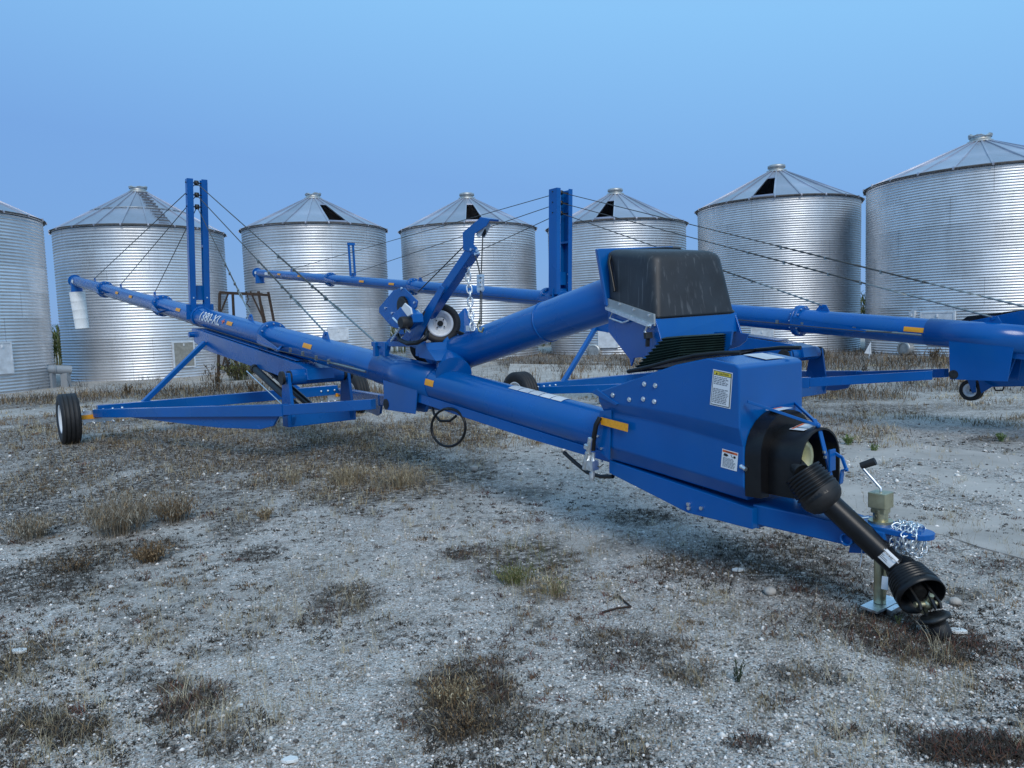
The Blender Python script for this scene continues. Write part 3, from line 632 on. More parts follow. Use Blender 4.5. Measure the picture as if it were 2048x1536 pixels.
T0 = P(150,562,24); T1 = P(1190,856,5.6); f = Frame(T0, T1)
A0 = P(515,546,29); A1 = P(2040,680,8.6); d = (A0-A1); uu = Vector((d.x,d.y,0)).normalized(); g = Frame(A0, A1 - uu*2.3 - Vector((0,0,d.z/math.hypot(d.x,d.y)*2.3)))
base1 = f.W(2, 0, 0)
near = empty('grain_auger', base1, 'near blue grain auger with the black drive shaft, mast and folded hopper in the foreground', 'grain auger', 'blue portable grain augers')
auger(f, near, f.hl, [6.54, 12.68, 18.74], (10.05, 9.72), 4.24, [20.2, 16.7, 13.3], [3.35, 4.74, 7.42],
      [(2.1,.22,.20),(4.95,.35,.26),(7.95,.42,.26),(10.9,.35,.3),(14.9,.3,.3),(16.4,.3,.3)], -.45)
far = empty('grain_auger', g.W(3, 0, 0), 'far blue grain auger running behind, its lower end cut off by the right edge', 'grain auger', 'blue portable grain augers')
auger(g, far, g.hl, [5.08, 10.75, 16.2, 21.4], (10.35, 10.25), 4.16, [24.7, 19.8, 15.84], [1.6, 2.6, 4.75],
      [(3.35,.15,.38),(14.4,.2,.3),(17.1,.2,.3),(18.9,.2,.3),(23.6,.2,.3),(25.5,.2,.3)], .9, mastw=.24)
B = M['blue']
# discharge spouts
def spout(f, root, L, sleeve):
    e = f.A(L-.22); mb = MB(); mb.cyl(f.A(L-.02), f.A(L+.03), R+.035, n=32); mb.cyl(e, e+Vector((-.0,0,-.36))-f.s*0, .165, .17, n=28, caps=False); mb.lathe(e+Vector((0,0,-.36)), Vector((0,0,-1)), [(.17,0),(.185,0),(.185,.03),(.155,.03)], 28, False)
    o = mb.build('discharge_spout', B, root)
    mb = MB()
    for k in range(8):
        t = 2*PI*k/8; p = f.A(L+.03)+f.s*math.cos(t)*.18+f.n*math.sin(t)*.18; mb.cyl(p, p+f.ax*.02, .012, n=6)
    mb.build('spout_bolts', M['bright'], o, kind='stuff')
    if sleeve:
        z = e.z-.34; drift = f.s*.03
        for k in range(4):
            mb = MB(); c0 = e.copy(); c0.z = z-.28*k; c1 = c0+Vector((0,0,-.33)); c0 += drift*(k*.55); c1 += drift*(k*.55+.5)
            mb.lathe(c0, c1-c0, [(.232-.006*k,0),(.228-.006*k,.01),(.216-.006*k,.31),(.22-.006*k,.33),(.205-.006*k,.33),(.215-.006*k,.0)], 24, False); mb.build('sleeve_section', M['sleeve'], o)
spout(f, near, f.hl, True); spout(g, far, g.hl, False)
MB().add([f.A(22.9+i*.35,0,0)-f.s*math.cos(a)*(R+.003)+f.n*math.sin(a)*(R+.003) for i in (0,1) for a in (-.2,.1,.4)], [(0,1,4,3),(1,2,5,4)], True).build('tube_label', M['white'], near)
for t_, ln in ((28.0,.2),(26.7,.55)): MB().add([g.A(t_+i*ln,0,0)-g.s*math.cos(a)*(R+.003)+g.n*math.sin(a)*(R+.003) for i in (-.5,.5) for a in (-.2,.1,.4)], [(0,1,4,3),(1,2,5,4)], True).build('tube_label', M['white'], far)
# model lettering on the near tube
def tube_text(body, t0, t1, a0, a1, m_, name):
    vs, fs = text_mesh(body, shear=.12); mb = MB(); vv = []
    for x, y in vs: a = a0+(a1-a0)*y; t = t0+(t1-t0)*x; vv.append(f.A(t)-f.s*math.cos(a)*(R+.004)+f.n*math.sin(a)*(R+.004))
    mb.add(vv, fs); mb.build(name, m_, near)
tube_text('1380-XL', 9.50, 8.42, -.08, .95, M['white'], 'model_lettering')
tube_text('+', 8.34, 8.18, .2, .7, M['orangep'], 'red_mark')
# small post on the far auger
mb = MB()
for sg in (-1, 1): mb.bar(g.A(19.8, sg*.07, R), g.W(19.82, sg*.07, 4.08), .05, .06)
mb.box(g.W(19.8, 0, 4.05), g.s*.11, g.u*.04, Vector((0,0,.04))); mb.build('cable_spreader', B, far)
# ------------------------------------------------------------------ near auger: under-beam, housing, tongue
SP = f.SP
def loft(mb, ls, sm=False):
    n = len(ls[0]); o = [p for l in ls for p in l]; mb.add(o, [(j*n+i, j*n+i+1, (j+1)*n+i+1, (j+1)*n+i) for j in range(len(ls)-1) for i in range(n-1)], sm)
mb = MB(); mb.plate([f.A(2.9,-.13,-R+.05), f.A(-.4,-.13,-R+.05), f.W(-.4,-.13,.575), f.W(.66,-.13,.665), f.W(2.3,-.13,.84), f.W(2.9,-.13,.88)], f.s*.26); mb.build('under_beam', B, near, .004)
# housing, cross-sections stacked from top to bottom, near side then far side
def side(s_): k = 1 if s_ < 0 else -1; return k
def tz(t, z, s_): return f.W(t, s_, z)
lv = []   # (rear t, rear z, front t, front z, half width)
lv = [(-.36,1.112,-1.49,1.0,.325),(-.38,.83,-1.50,.965,.325)]
prof_top = [(-.36,1.117),(-1.04,1.322),(-1.28,1.368),(-1.47,1.338),(-1.496,1.318)]
def housing():
    mb = MB(); levels = [
      [(-.36,1.112),(-1.04,1.318),(-1.28,1.364),(-1.47,1.332),(-1.496,1.312)],
      [(-.375,1.05),(-.80,1.035),(-1.1,1.01),(-1.38,.98),(-1.497,.966)],
      [(-.385,.98),(-.80,.95),(-1.1,.915),(-1.38,.875),(-1.50,.858)],
      [(-.375,.75),(-.80,.705),(-1.1,.67),(-1.38,.64),(-1.50,.627)],
      [(-.373,.642),(-.80,.605),(-1.1,.575),(-1.38,.547),(-1.49,.537)]]
    hw = [.325,.325,.292,.292,.24]
    for sg in (-1, 1):
        loft(mb, [[f.W(t, sg*h, z) for t, z in l] for l, h in zip(levels, hw)])
    loft(mb, [[f.W(t, sg*.325, z) for t, z in levels[0]] for sg in (-1, 1)])      # lid
    loft(mb, [[f.W(l[4][0], -h, l[4][1]), f.W(l[4][0], h, l[4][1])] for l, h in zip(levels, hw)])   # front
    loft(mb, [[f.W(l[0][0], -h, l[0][1]), f.W(l[0][0], h, l[0][1])] for l, h in zip(levels, hw)])   # rear
    loft(mb, [[f.W(t, sg*.24, z) for t, z in levels[4]] for sg in (-1, 1)])
    import bmesh
    o = mb.build('intake_housing', B, near)
    bm = bmesh.new(); bm.from_mesh(o.data); bmesh.ops.remove_doubles(bm, verts=bm.verts, dist=.0005); bmesh.ops.recalc_face_normals(bm, faces=bm.faces); bm.to_mesh(o.data); bm.free()
    b = o.modifiers.new('bevel', 'BEVEL'); b.width = .009; b.segments = 3; b.limit_method = 'ANGLE'; b.angle_limit = math.radians(18); b.use_clamp_overlap = True
    return o
ho = housing()
MB().plate([SP(1182,785,-.335), SP(1193,778,-.335), SP(1236,808,-.335), SP(1231,811,-.335)], f.s*.02).build('housing_flap', B, ho, .002)
MB().plate([SP(1200,822,-.31), SP(1188,880,-.31), SP(1200,905,-.31), SP(1218,920,-.31), SP(1222,820,-.31)], f.s*.012).build('housing_edge_plate', B, ho, .002)
mb = MB()
for x, y in ((1289,768),(1311,771),(1226,790),(1287,798),(1309,803),(1259,799)): p = SP(x, y, -.327); mb.cyl(p, p-f.s*.012, .011, n=6); mb.cyl(p, p-f.s*.004, .016, n=10)
for x, y in ((1197,845),(1197,872),(1204,897),(1205,922)): p = SP(x, y, -.312); mb.cyl(p, p-f.s*.012, .009, n=6)
mb.build('housing_bolts', M['bright'], ho, kind='stuff')
# frame beam under the housing
mb = MB(); poly = [(1218,921),(1505,1018),(1505,1059),(1440,1042),(1375,1026),(1340,1008),(1218,946)]
for sg in (-1, 1):
    pts = [f.loc(SP(x, y, -.255)) for x, y in poly]; mb.plate([f.W(t, sg*.255, z) for t, s_, z in pts], f.s*-sg*.05)
mb.build('frame_beam', B, near, .004)
pts = [f.loc(SP(x, y, -.255)) for x, y in poly]; MB().plate([f.W(t, -.204, z-.004) for t, s_, z in pts], f.s*.408).build('beam_web', B, near)
mb = MB()
for x, y in ((1378,1008),(1404,1016),(1379,1016)): p = SP(x, y, -.257); mb.cyl(p, p-f.s*.014, .012, n=8)
mb.build('beam_bolts', M['bright'], near, kind='stuff')
# tongue
tn = [(-1.50,.21),(-2.08,.10),(-2.20,.085)]; mb = MB()
for (t0, w0), (t1, w1) in zip(tn[:-1], tn[1:]):
    za, zb_ = .515-(-1.50-t0)*.07, .515-(-1.50-t1)*.07
    mb.hexa([f.W(t0,-w0,za-.118), f.W(t1,-w1,zb_-.118), f.W(t1,w1,zb_-.118), f.W(t0,w0,za-.118), f.W(t0,-w0,za), f.W(t1,-w1,zb_), f.W(t1,w1,zb_), f.W(t0,w0,za)])
tg = mb.build('tongue', B, near, .008)
mb = MB(); pl = []
for k in range(9): a = -PI/2+PI*k/8; pl.append(f.W(-2.33-.075*math.cos(a), .075*math.sin(a), .452))
mb.plate([f.W(-2.02,-.09,.462), *pl, f.W(-2.02,.09,.462)], (0,0,.03)); mb.build('hitch_plate', B, tg, .004)
MB().plate([f.W(-2.02,-.07,.44), f.W(-2.2,-.07,.43), f.W(-2.12,-.07,.33), f.W(-2.0,-.07,.31)], f.s*.14).build('hitch_gusset', B, tg, .003)
MB().lathe(SP(1695,1078,-.135), -f.s, [(.02,-.01),(.034,-.01),(.034,.02),(.026,.02),(.026,-.005)], 20).build('tongue_socket', B, tg)
MB().plate([f.W(-1.98,-.055,.4845), f.W(-2.14,-.055,.4845), f.W(-2.14,.055,.4845), f.W(-1.98,.055,.4845)], (0,0,.001)).build('tongue_label', M['white'], tg)
# jack
jx = f.W(-2.13, .015, 0); up = Vector((0,0,1)); zg = float(gz(jx.x, jx.y))
jk = MB().cyl(jx+up*(zg+.05), jx+up*.36, .031, n=20).build('jack', M['zinc'], near, label='yellow zinc trailer jack holding up the tongue')
MB().cyl(jx+up*.34, jx+up*.56, .038, n=20).build('jack_sleeve', M['zinc'], jk); MB().cyl(jx+up*.47, jx+up*.50, .062, n=20).build('jack_flange', M['zinc'], jk)
hd = jx+up*.61; MB().box(hd, f.s*.048, f.u*.046, up*.042).build('jack_head', M['zinc'], jk, .004)
MB().box(jx+up*.56, f.s*.036, f.u*.036, up*.02).build('jack_head_base', M['zinc'], jk, .003)
mb = MB(); cc = hd+up*.03; e1 = SP(1722,932,.02); mb.pipe([hd+up*.045+f.s*.0, hd+up*.06, e1], .0075, 8); mb.build('jack_crank', M['bright'], jk)
MB().cyl(e1, e1+(SP(1742,925,.02)-e1).normalized()*.075+f.s*.02, .019, .021, n=14).build('crank_grip', M['rubber'], jk)
mb = MB(); ft = jx+up*(zg+.035); mb.plate([ft+f.s*a+f.u*b for a, b in ((-.13,-.05),(.12,-.06),(.14,.04),(-.11,.05))], up*.012); mb.plate([ft+f.s*a+f.u*b-up*.02 for a, b in ((-.06,-.09),(.07,-.09),(.05,-.06),(-.05,-.06))], up*.03); mb.build('jack_foot', M['bright'], jk)
mb = MB(); mb.pipe([f.W(-2.02,-.09,.53)+Vector((.03*math.cos(a),0,.03*math.sin(a))) for a in [k*.7 for k in range(9)]], .003, 5, True); mb.pipe([f.W(-2.02,-.09,.50), f.W(-2.1,-.05,.52)], .006, 6); mb.build('jack_pin', M['bright'], jk)
# safety chain heaped round the hitch
ch = empty('safety_chain', f.W(-2.3,0,.45), 'bright steel safety chain heaped around the hitch plate at the tongue tip', 'chain')
random.seed(3)
for k in range(4):
    t = -2.225-.034*k; w_ = random.uniform(.06,.085)
    pts = []
    for j in range(14):
        a = 2*PI*j/13; pts.append(f.W(t+random.uniform(-.012,.012)+.01*math.sin(a*2), w_*math.cos(a), (.465 if math.sin(a) > 0 else .44) + (.045 if math.sin(a) > 0 else .075+.03*random.random())*math.sin(a)))
    chain(ch, pts, .021, .0042)
tagd = MB().pipe([f.W(-2.08,-.08,.36), f.W(-2.09,-.11,.30), f.W(-2.08,-.1,.26)], .003, 5)
tagd.plate([SP(1764,1152,-.14), SP(1776,1154,-.14), SP(1776,1180,-.14), SP(1762,1178,-.14)], f.s*.002); tagd.build('shipping_tag', M['panelw'], tg, kind='stuff')
# guards and drive shaft
def arch(t0, t1, w0, w1, zb0, zt0, name, thick=.012, back=False, label=None):
    n = 14
    def prof(w_, zb, zt, k=0):
        r_ = w_*.85; o = [(-w_,zb)]
        for i in range(n+1):
            a = PI-PI*i/n; o.append((math.cos(a)*w_, zt-r_+math.sin(a)*r_))
        return o+[(w_,zb)]
    A_ = prof(w0, zb0, zt0); Bp = prof(w1, zb0, zt0+.0); A2 = prof(w0-thick, zb0, zt0-thick); B2 = prof(w1-thick, zb0, zt0-thick)
    L4 = [[f.W(t, s_, z) for s_, z in q_] for t, q_ in ((t0, A_), (t1, Bp), (t1-.0005, B2), (t0, A2))]
    mb = MB(); loft(mb, [L4[0], L4[1]], True); loft(mb, [L4[1], L4[2]]); loft(mb, [L4[3], L4[2]], True)
    if back: mb.add(L4[0], [tuple(range(len(L4[0])))])
    return mb
mb = arch(-1.503, -1.60, .285, .275, .575, 1.05, 'x'); q_ = arch(-1.60, -1.601, .275, .20, .575, 1.05, 'x')
n_ = 14
outer = arch(-1.503,-1.60,.285,.275,.575,1.05,'x'); go = outer.build('shaft_guard_base', M['plastic'], near)
# front wall of the base guard, with the tunnel leaving it
def ring_wall(t, w0, zt0, w1, zt1, zb):
    n = 14; o = []; 
    for w_, zt in ((w0, zt0), (w1, zt1)):
        r_ = w_*.85; l = [f.W(t, -w_, zb)]+[f.W(t, math.cos(PI-PI*i/n)*w_, zt-r_+math.sin(PI*i/n)*r_) for i in range(n+1)]+[f.W(t, w_, zb)]; o.append(l)
    m_ = MB(); loft(m_, o); return m_
ring_wall(-1.60,.276,1.05,.20,.96,.575).build('guard_wall', M['plastic'], go)
arch(-1.60,-1.80,.205,.21,.59,.965,'x').build('shaft_guard_tunnel', M['plastic'], go)
MB().lathe(f.W(-1.60,0,.78), f.u, [(.0,.0),(.12,.0),(.14,-.02),(.14,-.06),(.10,-.08),(.10,-.10),(.075,-.10),(.07,-.04)], 28, False).build('gearbox_collar', M['cream'], go)
mb = MB()
for (x0,y0,x1,y1,s0,hh) in ((1528,834,1570,826,-.06,1.052),):
    mb.plate([f.W(-1.515,-.10,1.053), f.W(-1.59,-.10,1.053), f.W(-1.59,.06,1.056), f.W(-1.515,.06,1.056)], (0,0,.001))
mb.plate([f.W(-1.66,-.09,.954), f.W(-1.75,-.09,.954), f.W(-1.75,.05,.971), f.W(-1.66,.05,.971)], (0,0,.001)); mb.build('guard_label', M['white'], go)
mb = MB(); mb.plate([f.W(-1.52,-.09,1.0545), f.W(-1.535,-.09,1.0545), f.W(-1.535,.05,1.0575), f.W(-1.52,.05,1.0575)], (0,0,.0005)); mb.plate([f.W(-1.665,-.08,.9560), f.W(-1.68,-.08,.9560), f.W(-1.68,.04,.9725), f.W(-1.665,.04,.9725)], (0,0,.0005)); mb.build('guard_label_header', M['orangep'], go, kind='stuff')
mb = MB(); p = SP(1483,933,-.29); mb.cyl(p, SP(1494,938,-.29)-f.s*.01, .012, n=10); mb.ball(p, .014); mb.build('guard_latch', M['bright'], go)
# drive shaft resting across the tongue
S0 = f.W(-1.66, -.02, .745); E0 = P(1866,1226,3.72); S1 = P(1636,985,4.02); E1 = P(1812,1150,3.82)
ds = empty('drive_shaft', E0, parent=near)
def corrug(c0, c1, r0, r1, nb):
    L_ = (c1-c0).length; pr = []
    for i in range(nb): k = i/nb; rr = r0+(r1-r0)*k; pr += [(rr, L_*k), (rr+.009, L_*(k+.12/nb)), (rr+.009, L_*(k+.6/nb)), (rr, L_*(k+.72/nb))]
    return pr
ax1 = (E1-S1).normalized()
b0 = P(1604,944,4.07); MB().lathe(b0, S1-b0, corrug(b0, S1, .096, .112, 7)+[((.115),(S1-b0).length+.01),(.115,(S1-b0).length+.03)], 32, False).build('shaft_bell', M['plastic'], ds)
MB().lathe(S1+ax1*.0, ax1, [(.116,-.01),(.115,.03),(.10,.065),(.078,.085),(.06,.095)], 32, False).build('bell_collar', M['rubber'], ds)
c_ = S1+ax1*.07
mb = MB(); p = P(1657,1000,3.93); q = P(1667,994,3.94); mb.bar(p, q, .018, .02); mb.build('collar_label', M['white'], ds); mb = MB(); mb.bar(P(1653,1003,3.925), P(1662,998,3.925), .014, .016); mb.build('collar_mark', M['red'], ds)
MB().cyl(P(1588,926,4.15), b0, .045, n=16).build('inner_yoke', M['dsteel'], ds)
MB().cyl(S1+ax1*.05, E1, .056, n=28).build('shaft_tube', M['plastic'], ds)
MB().cyl(S1+ax1*.05, S1+ax1*.42, .061, n=28).build('shaft_outer_tube', M['plastic'], ds)
L2 = (P(1836,1182,3.725)-E1); MB().lathe(E1, L2, [(.056,-.09),(.075,-.06)]+corrug(E1, E1+L2, .092, .112, 6)+[(.118,L2.length+.005),(.118,L2.length+.04),(.112,L2.length+.04),(.098,L2.length*.3)], 36, False).build('shaft_bell', M['plastic'], ds)
e2 = E1+L2; ax2 = L2.normalized(); u_, v_ = perp(ax2)
mb = MB(); mb.cyl(e2-ax2*.05, e2+ax2*.02, .035, n=16)
for sg in (-1, 1): mb.plate([e2+u_*sg*.04-ax2*.04+v_*.028, e2+u_*sg*.04-ax2*.04-v_*.028, e2+u_*sg*.045+ax2*.10-v_*.022, e2+u_*sg*.045+ax2*.12, e2+u_*sg*.045+ax2*.10+v_*.022], u_*sg*.013)
mb.build('yoke_fork', M['dsteel'], ds, .003)
mb = MB(); kx = e2+ax2*.085; mb.cyl(kx-u_*.065, kx+u_*.065, .014, n=12); mb.cyl(kx-v_*.06, kx+v_*.06, .014, n=12); mb.ball(kx, .026); mb.build('universal_cross', M['zinc'], ds)
ax3 = (P(1868,1234,3.64)-kx).normalized(); u3, v3 = perp(ax3)
mb = MB()
for sg in (-1, 1): mb.plate([kx+v_*sg*.04+ax3*-.02+u3*.02, kx+v_*sg*.04+ax3*-.02-u3*.02, kx+v_*sg*.042+ax3*.06-u3*.024, kx+v_*sg*.042+ax3*.06+u3*.024], v_*sg*.012)
mb.lathe(kx+ax3*.055, ax3, [(.02,0),(.062,.0),(.075,.01),(.075,.022),(.045,.03),(.042,.05)], 28); mb.build('end_yoke', M['dsteel'], ds)
MB().lathe(kx+ax3*.10, ax3, [(.04,0),(.046,.005),(.046,.055),(.041,.065),(.026,.066),(.024,.03)], 24, False).build('yoke_collar', M['rubber'], ds)
mb = MB(); tA = S1+ax1*((E1-S1).length*.62); tB = S1+ax1*((E1-S1).length*.86); sd1 = ax1.cross(Vector((0,0,1))).normalized(); tc_ = (CC-tA).normalized(); tc_ = (tc_-ax1*tc_.dot(ax1)).normalized(); sd1 = ax1.cross(tc_)
def tube_dec(u, v, r_=.0575): a = (v-.5)*1.15; return tA.lerp(tB, u)+(tc_*math.cos(a)+sd1*math.sin(a))*r_
def tdec(mb, u0, v0, u1, v1, r_, n=6):
    vs = [tube_dec(u, v0+(v1-v0)*j/n, r_) for u in (u0, u1) for j in range(n+1)]; mb.add(vs, [(j, j+1, n+1+j+1, n+1+j) for j in range(n)], True)
tdec(mb, 0, 0, 1, 1, .0575); dl = mb.build('shaft_label', M['white'], ds); mb = MB(); u = .12
while u < .85:
    wd = random.uniform(.01,.035); tdec(mb, u, .18, u+wd, .38, .0585, 2); u += wd+random.uniform(.012,.03)
for k in range(3): tdec(mb, .15, .55+k*.12, random.uniform(.5,.85), .58+k*.12, .0585, 1)
mb.build('label_print', M['black'], dl, kind='stuff')
MB().pipe([P(1768,1098,3.8), P(1778,1108,3.79), P(1792,1122,3.78), P(1798,1128,3.8)], .0035, 5).build('label_tie', M['white'], ds)
# shaft holder on the housing front
mb = MB(); hp = SP(1636,851,0); mb.bar(SP(1495,803,-.30), hp, .016, .016); mb.bar(SP(1580,797,.30), hp+f.s*.01, .016, .016); mb.ball(hp, .016)
ho2 = mb.build('shaft_holder', B, near, .002)
pts = [SP(1628,838,.02), SP(1640,862,.02), SP(1648,895,.02), SP(1656,925,.02), SP(1663,960,.02), SP(1673,972,.02), SP(1682,966,.02), SP(1685,940,.02), SP(1694,938,.02)]
mb = MB()
for a, b in zip(pts[:-1], pts[1:]): mb.bar(a, b+(b-a)*.02, .035, .008, side=f.s)
mb.box(SP(1664,920,.0), f.s*.03, f.u*.006, up*.06); mb.build('holder_strap', B, ho2, .002)
MB().bar(SP(1668,905,.03), SP(1684,915,.03), .014, .014).bar(SP(1684,915,.03), SP(1694,943,.03), .014, .014).build('holder_rod', B, ho2)
mb = MB()
for x, y in ((1646,904),(1648,914)): p = SP(x, y, .0); mb.cyl(p, p-f.u*.012-f.s*.0, .009, n=8)
mb.build('holder_bolts', M['bright'], ho2, kind='stuff')
# housing decals
dc = Decal([SP(1427,738,-.325), SP(1466,746,-.325), SP(1461,818,-.325), SP(1420,809,-.325)], -f.s)
mb = MB(); dc.rect(mb, 0, 0, 1, 1, 0); cl = mb.build('caution_sign', M['white'], near, label='white and yellow caution sign')
mb = MB(); dc.rect(mb, .04, .025, .96, .975, 1); mb.build('sign_border', M['black'], cl)
mb = MB(); dc.rect(mb, .07, .15, .93, .955, 2); mb.build('sign_field', M['white'], cl)
mb = MB(); dc.rect(mb, .07, .04, .93, .135, 2); mb.build('sign_header', M['yellowp'], cl)
mb = MB(); mb.add([dc.at(.17,.12,3), dc.at(.27,.12,3), dc.at(.22,.055,3)], [(0,1,2)]); dc.text(mb, 'CAUTION', .32, .06, .82, .115, 3); mb.build('sign_lettering', M['black'], cl)
mb = MB(); dc.lines(mb, .11, .18, .88, .93, 16, 3, gapat=(5,6)); mb.build('sign_print', M['grey'], cl, kind='stuff')
dc = Decal([SP(1445,897,-.2925), SP(1477,906,-.2925), SP(1474,943,-.2925), SP(1442,934,-.2925)], -f.s)
mb = MB(); dc.rect(mb, 0, 0, 1, 1, 0); cl = mb.build('warning_sign', M['white'], near, label='small white warning sign with an orange header')
mb = MB(); dc.rect(mb, .04, .04, .96, .15, 1); mb.build('sign_header', M['orangep'], cl)
mb = MB(); dc.text(mb, 'WARNING', .25, .065, .75, .13, 2)
mb.add([dc.at(.1,.33,1), dc.at(.16,.2,1), dc.at(.36,.22,1), dc.at(.42,.3,1), dc.at(.3,.36,1)], [(0,1,2,3,4)]); mb.add([dc.at(.55,.2,1), dc.at(.59,.2,1), dc.at(.7,.35,1), dc.at(.66,.35,1)], [(0,1,2,3)])
mb.add([dc.at(.8+.08*math.cos(k*PI/4), .29+.07*math.sin(k*PI/4), 1) for k in range(8)], [tuple(range(8))]); mb.build('sign_pictogram', M['black'], cl)
mb = MB(); dc.lines(mb, .1, .42, .9, .95, 9, 1); mb.build('sign_print', M['grey'], cl, kind='stuff')
dc = Decal([SP(1202,834,-.325), SP(1257,848,-.325), SP(1256,864,-.325), SP(1202,849,-.325)], -f.s); mb = MB(); dc.rect(mb, 0, 0, 1, 1, 0); mb.build('reflector', M['refl'], near)
mb = MB(); mb.plate([f.W(-1.30,.0,1.3665), f.W(-1.455,.0,1.3405), f.W(-1.455,.2,1.3405), f.W(-1.30,.2,1.3665)], (0,0,.001)); mb.build('lid_label', M['panelw'], near)
# row of small decals on the tube top near the housing
for k in range(5):
    mb = MB(); t0 = .98-.135*k
    vs = [f.A(t0-i*.125)-f.s*math.cos(a)*(R+.004)+f.n*math.sin(a)*(R+.004) for i in (0,1) for a in (1.15,1.35,1.55,1.75,1.95)]
    mb.add(vs, [(j,j+1,5+j+1,5+j) for j in range(4)], True); mb.build('tube_label', M['panelw'] if k < 3 else M['white'], near)
# pleated boot and gasket
def lt(a, b, s_): return SP(a, b, s_)
top_l = [f.loc(SP(1332,674,-.2)), f.loc(SP(1366,671,-.2))]; bot_l = [f.loc(SP(1266,742,-.25)), f.loc(SP(1352,722,-.25))]
L_ = []
NP = 20
for k in range(NP+1):
    a = k/NP; e = .018 if k % 2 else 0
    (t0, _, z0), (t1, _, z1) = [tuple(x*(1-a)+y*a for x, y in zip(p, q)) for p, q in zip(top_l, bot_l)]
    w_ = .20+.04*a+e; L_.append([f.W(t0+e, -w_, z0), f.W(t1-e, -w_, z1), f.W(t1-e, w_, z1), f.W(t0+e, w_, z0), f.W(t0+e, -w_, z0)])
mb = MB(); loft(mb, L_); mb.build('pleated_boot', M['boot'], near)
MB().plate([SP(1428,664,.22), SP(1464,662,.22), SP(1460,690,.22), SP(1450,708,.22), SP(1426,708,.22)], f.s*.02).build('hopper_leg', M['blue'], near, .002)
mb = MB(); rr = [(1256,743),(1300,733),(1340,722),(1390,711),(1440,706),(1481,706)]
for s_ in (-.315, .30): mb.pipe([f.W(*[f.loc(SP(x, y, -.315))[0], s_, f.loc(SP(x, y, -.315))[2]]) for x, y in rr], .013, 8)
mb.pipe([SP(1256,743,-.315), f.W(f.loc(SP(1256,743,-.315))[0]+.03, 0, f.loc(SP(1256,743,-.315))[2]), f.W(f.loc(SP(1256,743,-.315))[0], .3, f.loc(SP(1256,743,-.315))[2])], .013, 8)
mb.build('rubber_gasket', M['plastic'], near)
for k, (dz, m_) in enumerate(((.012, M['plastic']),)):
    MB().plate([SP(1264,741,-.30), SP(1320,729,-.30), SP(1395,711,-.30), f.W(*(lambda q: (q[0], .30, q[2]))(f.loc(SP(1395,711,-.30)))), f.W(*(lambda q: (q[0], .30, q[2]))(f.loc(SP(1264,741,-.30))))], (0,0,.012)).build('gasket_sheet', m_, near)
# ------------------------------------------------------------------ transfer hopper and its tube
fl, fr, bl = P(1311,638,4.9), P(1472,626,5.15), P(1216,598,5.5); wv = fr-fl; br = bl+wv
sdv = Vector((bl.x-fl.x, bl.y-fl.y, 0)); dn = Vector((0,0,-1))
tfl, tfr, tbl = P(1302,503,4.95), P(1447,502,5.17), P(1207,498,5.52); tbr = tbl+(tfr-tfl)*1.0
def cover_pt(u, v, h): a = fl.lerp(fr, u).lerp(bl.lerp(br, u), v); b = tfl.lerp(tfr, u).lerp(tbl.lerp(tbr, u), v); return a.lerp(b, h)
def rrect(rad, inset, n=6):
    o = []; lo, hi = inset, 1-inset
    for cx, cy, a0 in ((hi-rad, hi-rad, 0), (lo+rad, hi-rad, PI/2), (lo+rad, lo+rad, PI), (hi-rad, lo+rad, 3*PI/2)):
        for k in range(n+1): a = a0+PI/2*k/n; o.append((cx+rad*math.cos(a), cy+rad*math.sin(a)))
    return o
lv_ = [(-.02,0,.07),(.0,0,.07),(.3,.0,.09),(.7,.0,.12),(.86,.0,.13)]+[(.86+.14*math.sin(a), .11*(1-math.cos(a)), .13) for a in (PI/12, PI/6, PI/4, PI/3, 5*PI/12, PI/2)]+[(1.01,.35,.1)]
rows_ = [[cover_pt(u, v, h) for u, v in rrect(r_, ins)] for h, ins, r_ in lv_]; n_r = len(rows_[0]); mb = MB()
mb.add([p for r_ in rows_ for p in r_], [(j_*n_r+i_, j_*n_r+(i_+1) % n_r, (j_+1)*n_r+(i_+1) % n_r, (j_+1)*n_r+i_) for j_ in range(len(rows_)-1) for i_ in range(n_r)]+[tuple((len(rows_)-1)*n_r+i_ for i_ in range(n_r))], True)
hop = mb.build('hopper_cover', M['cover'], near)
mb = MB(); mb.pipe([cover_pt(u, v, .02)+(cover_pt(u, v, .02)-cover_pt(.5,.5,.02)).normalized()*.004 for u, v in rrect(.07, 0)], .007, 6, True); mb.build('cover_lip', M['plastic'], hop)
mb = MB(); h1 = P(1216,506,5.48); mb.pipe([P(1229,583,5.37), P(1223,550,5.39), P(1218,524,5.42), P(1221,511,5.44), P(1236,504,5.47), P(1285,500,5.58), P(1330,497,5.66), P(1360,498,5.72)], .013, 8); mb.build('cover_rib', M['plastic'], hop)
hb = MB().plate([fl-wv*.01, fr+wv*.01, P(1474,663,5.14), P(1322,679,4.89)], -sdv.normalized()*-.02).build('hopper_body', B, near, .003, label='blue sheet metal hopper frame')
sp1 = [(1216,600),(1311,640),(1322,680),(1335,682),(1330,697),(1318,708),(1305,712),(1268,716),(1262,733),(1259,718),(1217,664)]
for k, off in enumerate((Vector((0,0,0)), wv*.985)):
    mb = MB(); mb.plate([VP(x, y, bl, fl)+off for x, y in sp1], wv.normalized()*.012); mb.build('hopper_side', B, hb, .002)
MB().plate([VP(1217,664,bl,fl)+wv*.02, VP(1217,664,bl,fl)+wv*.98, VP(1216,602,bl,fl)+wv*.98, VP(1216,602,bl,fl)+wv*.02], sdv.normalized()*-.012).build('hopper_back', B, hb)
bk = sdv.normalized(); MB().plate([P(1194,497,5.47), P(1214,612,5.47), P(1214,612,5.47)+wv*1.02, P(1194,497,5.47)+wv*1.02], bk*.045).build('cover_frame', B, hb, .01)
mb = MB(); nv = wv.normalized()*-1
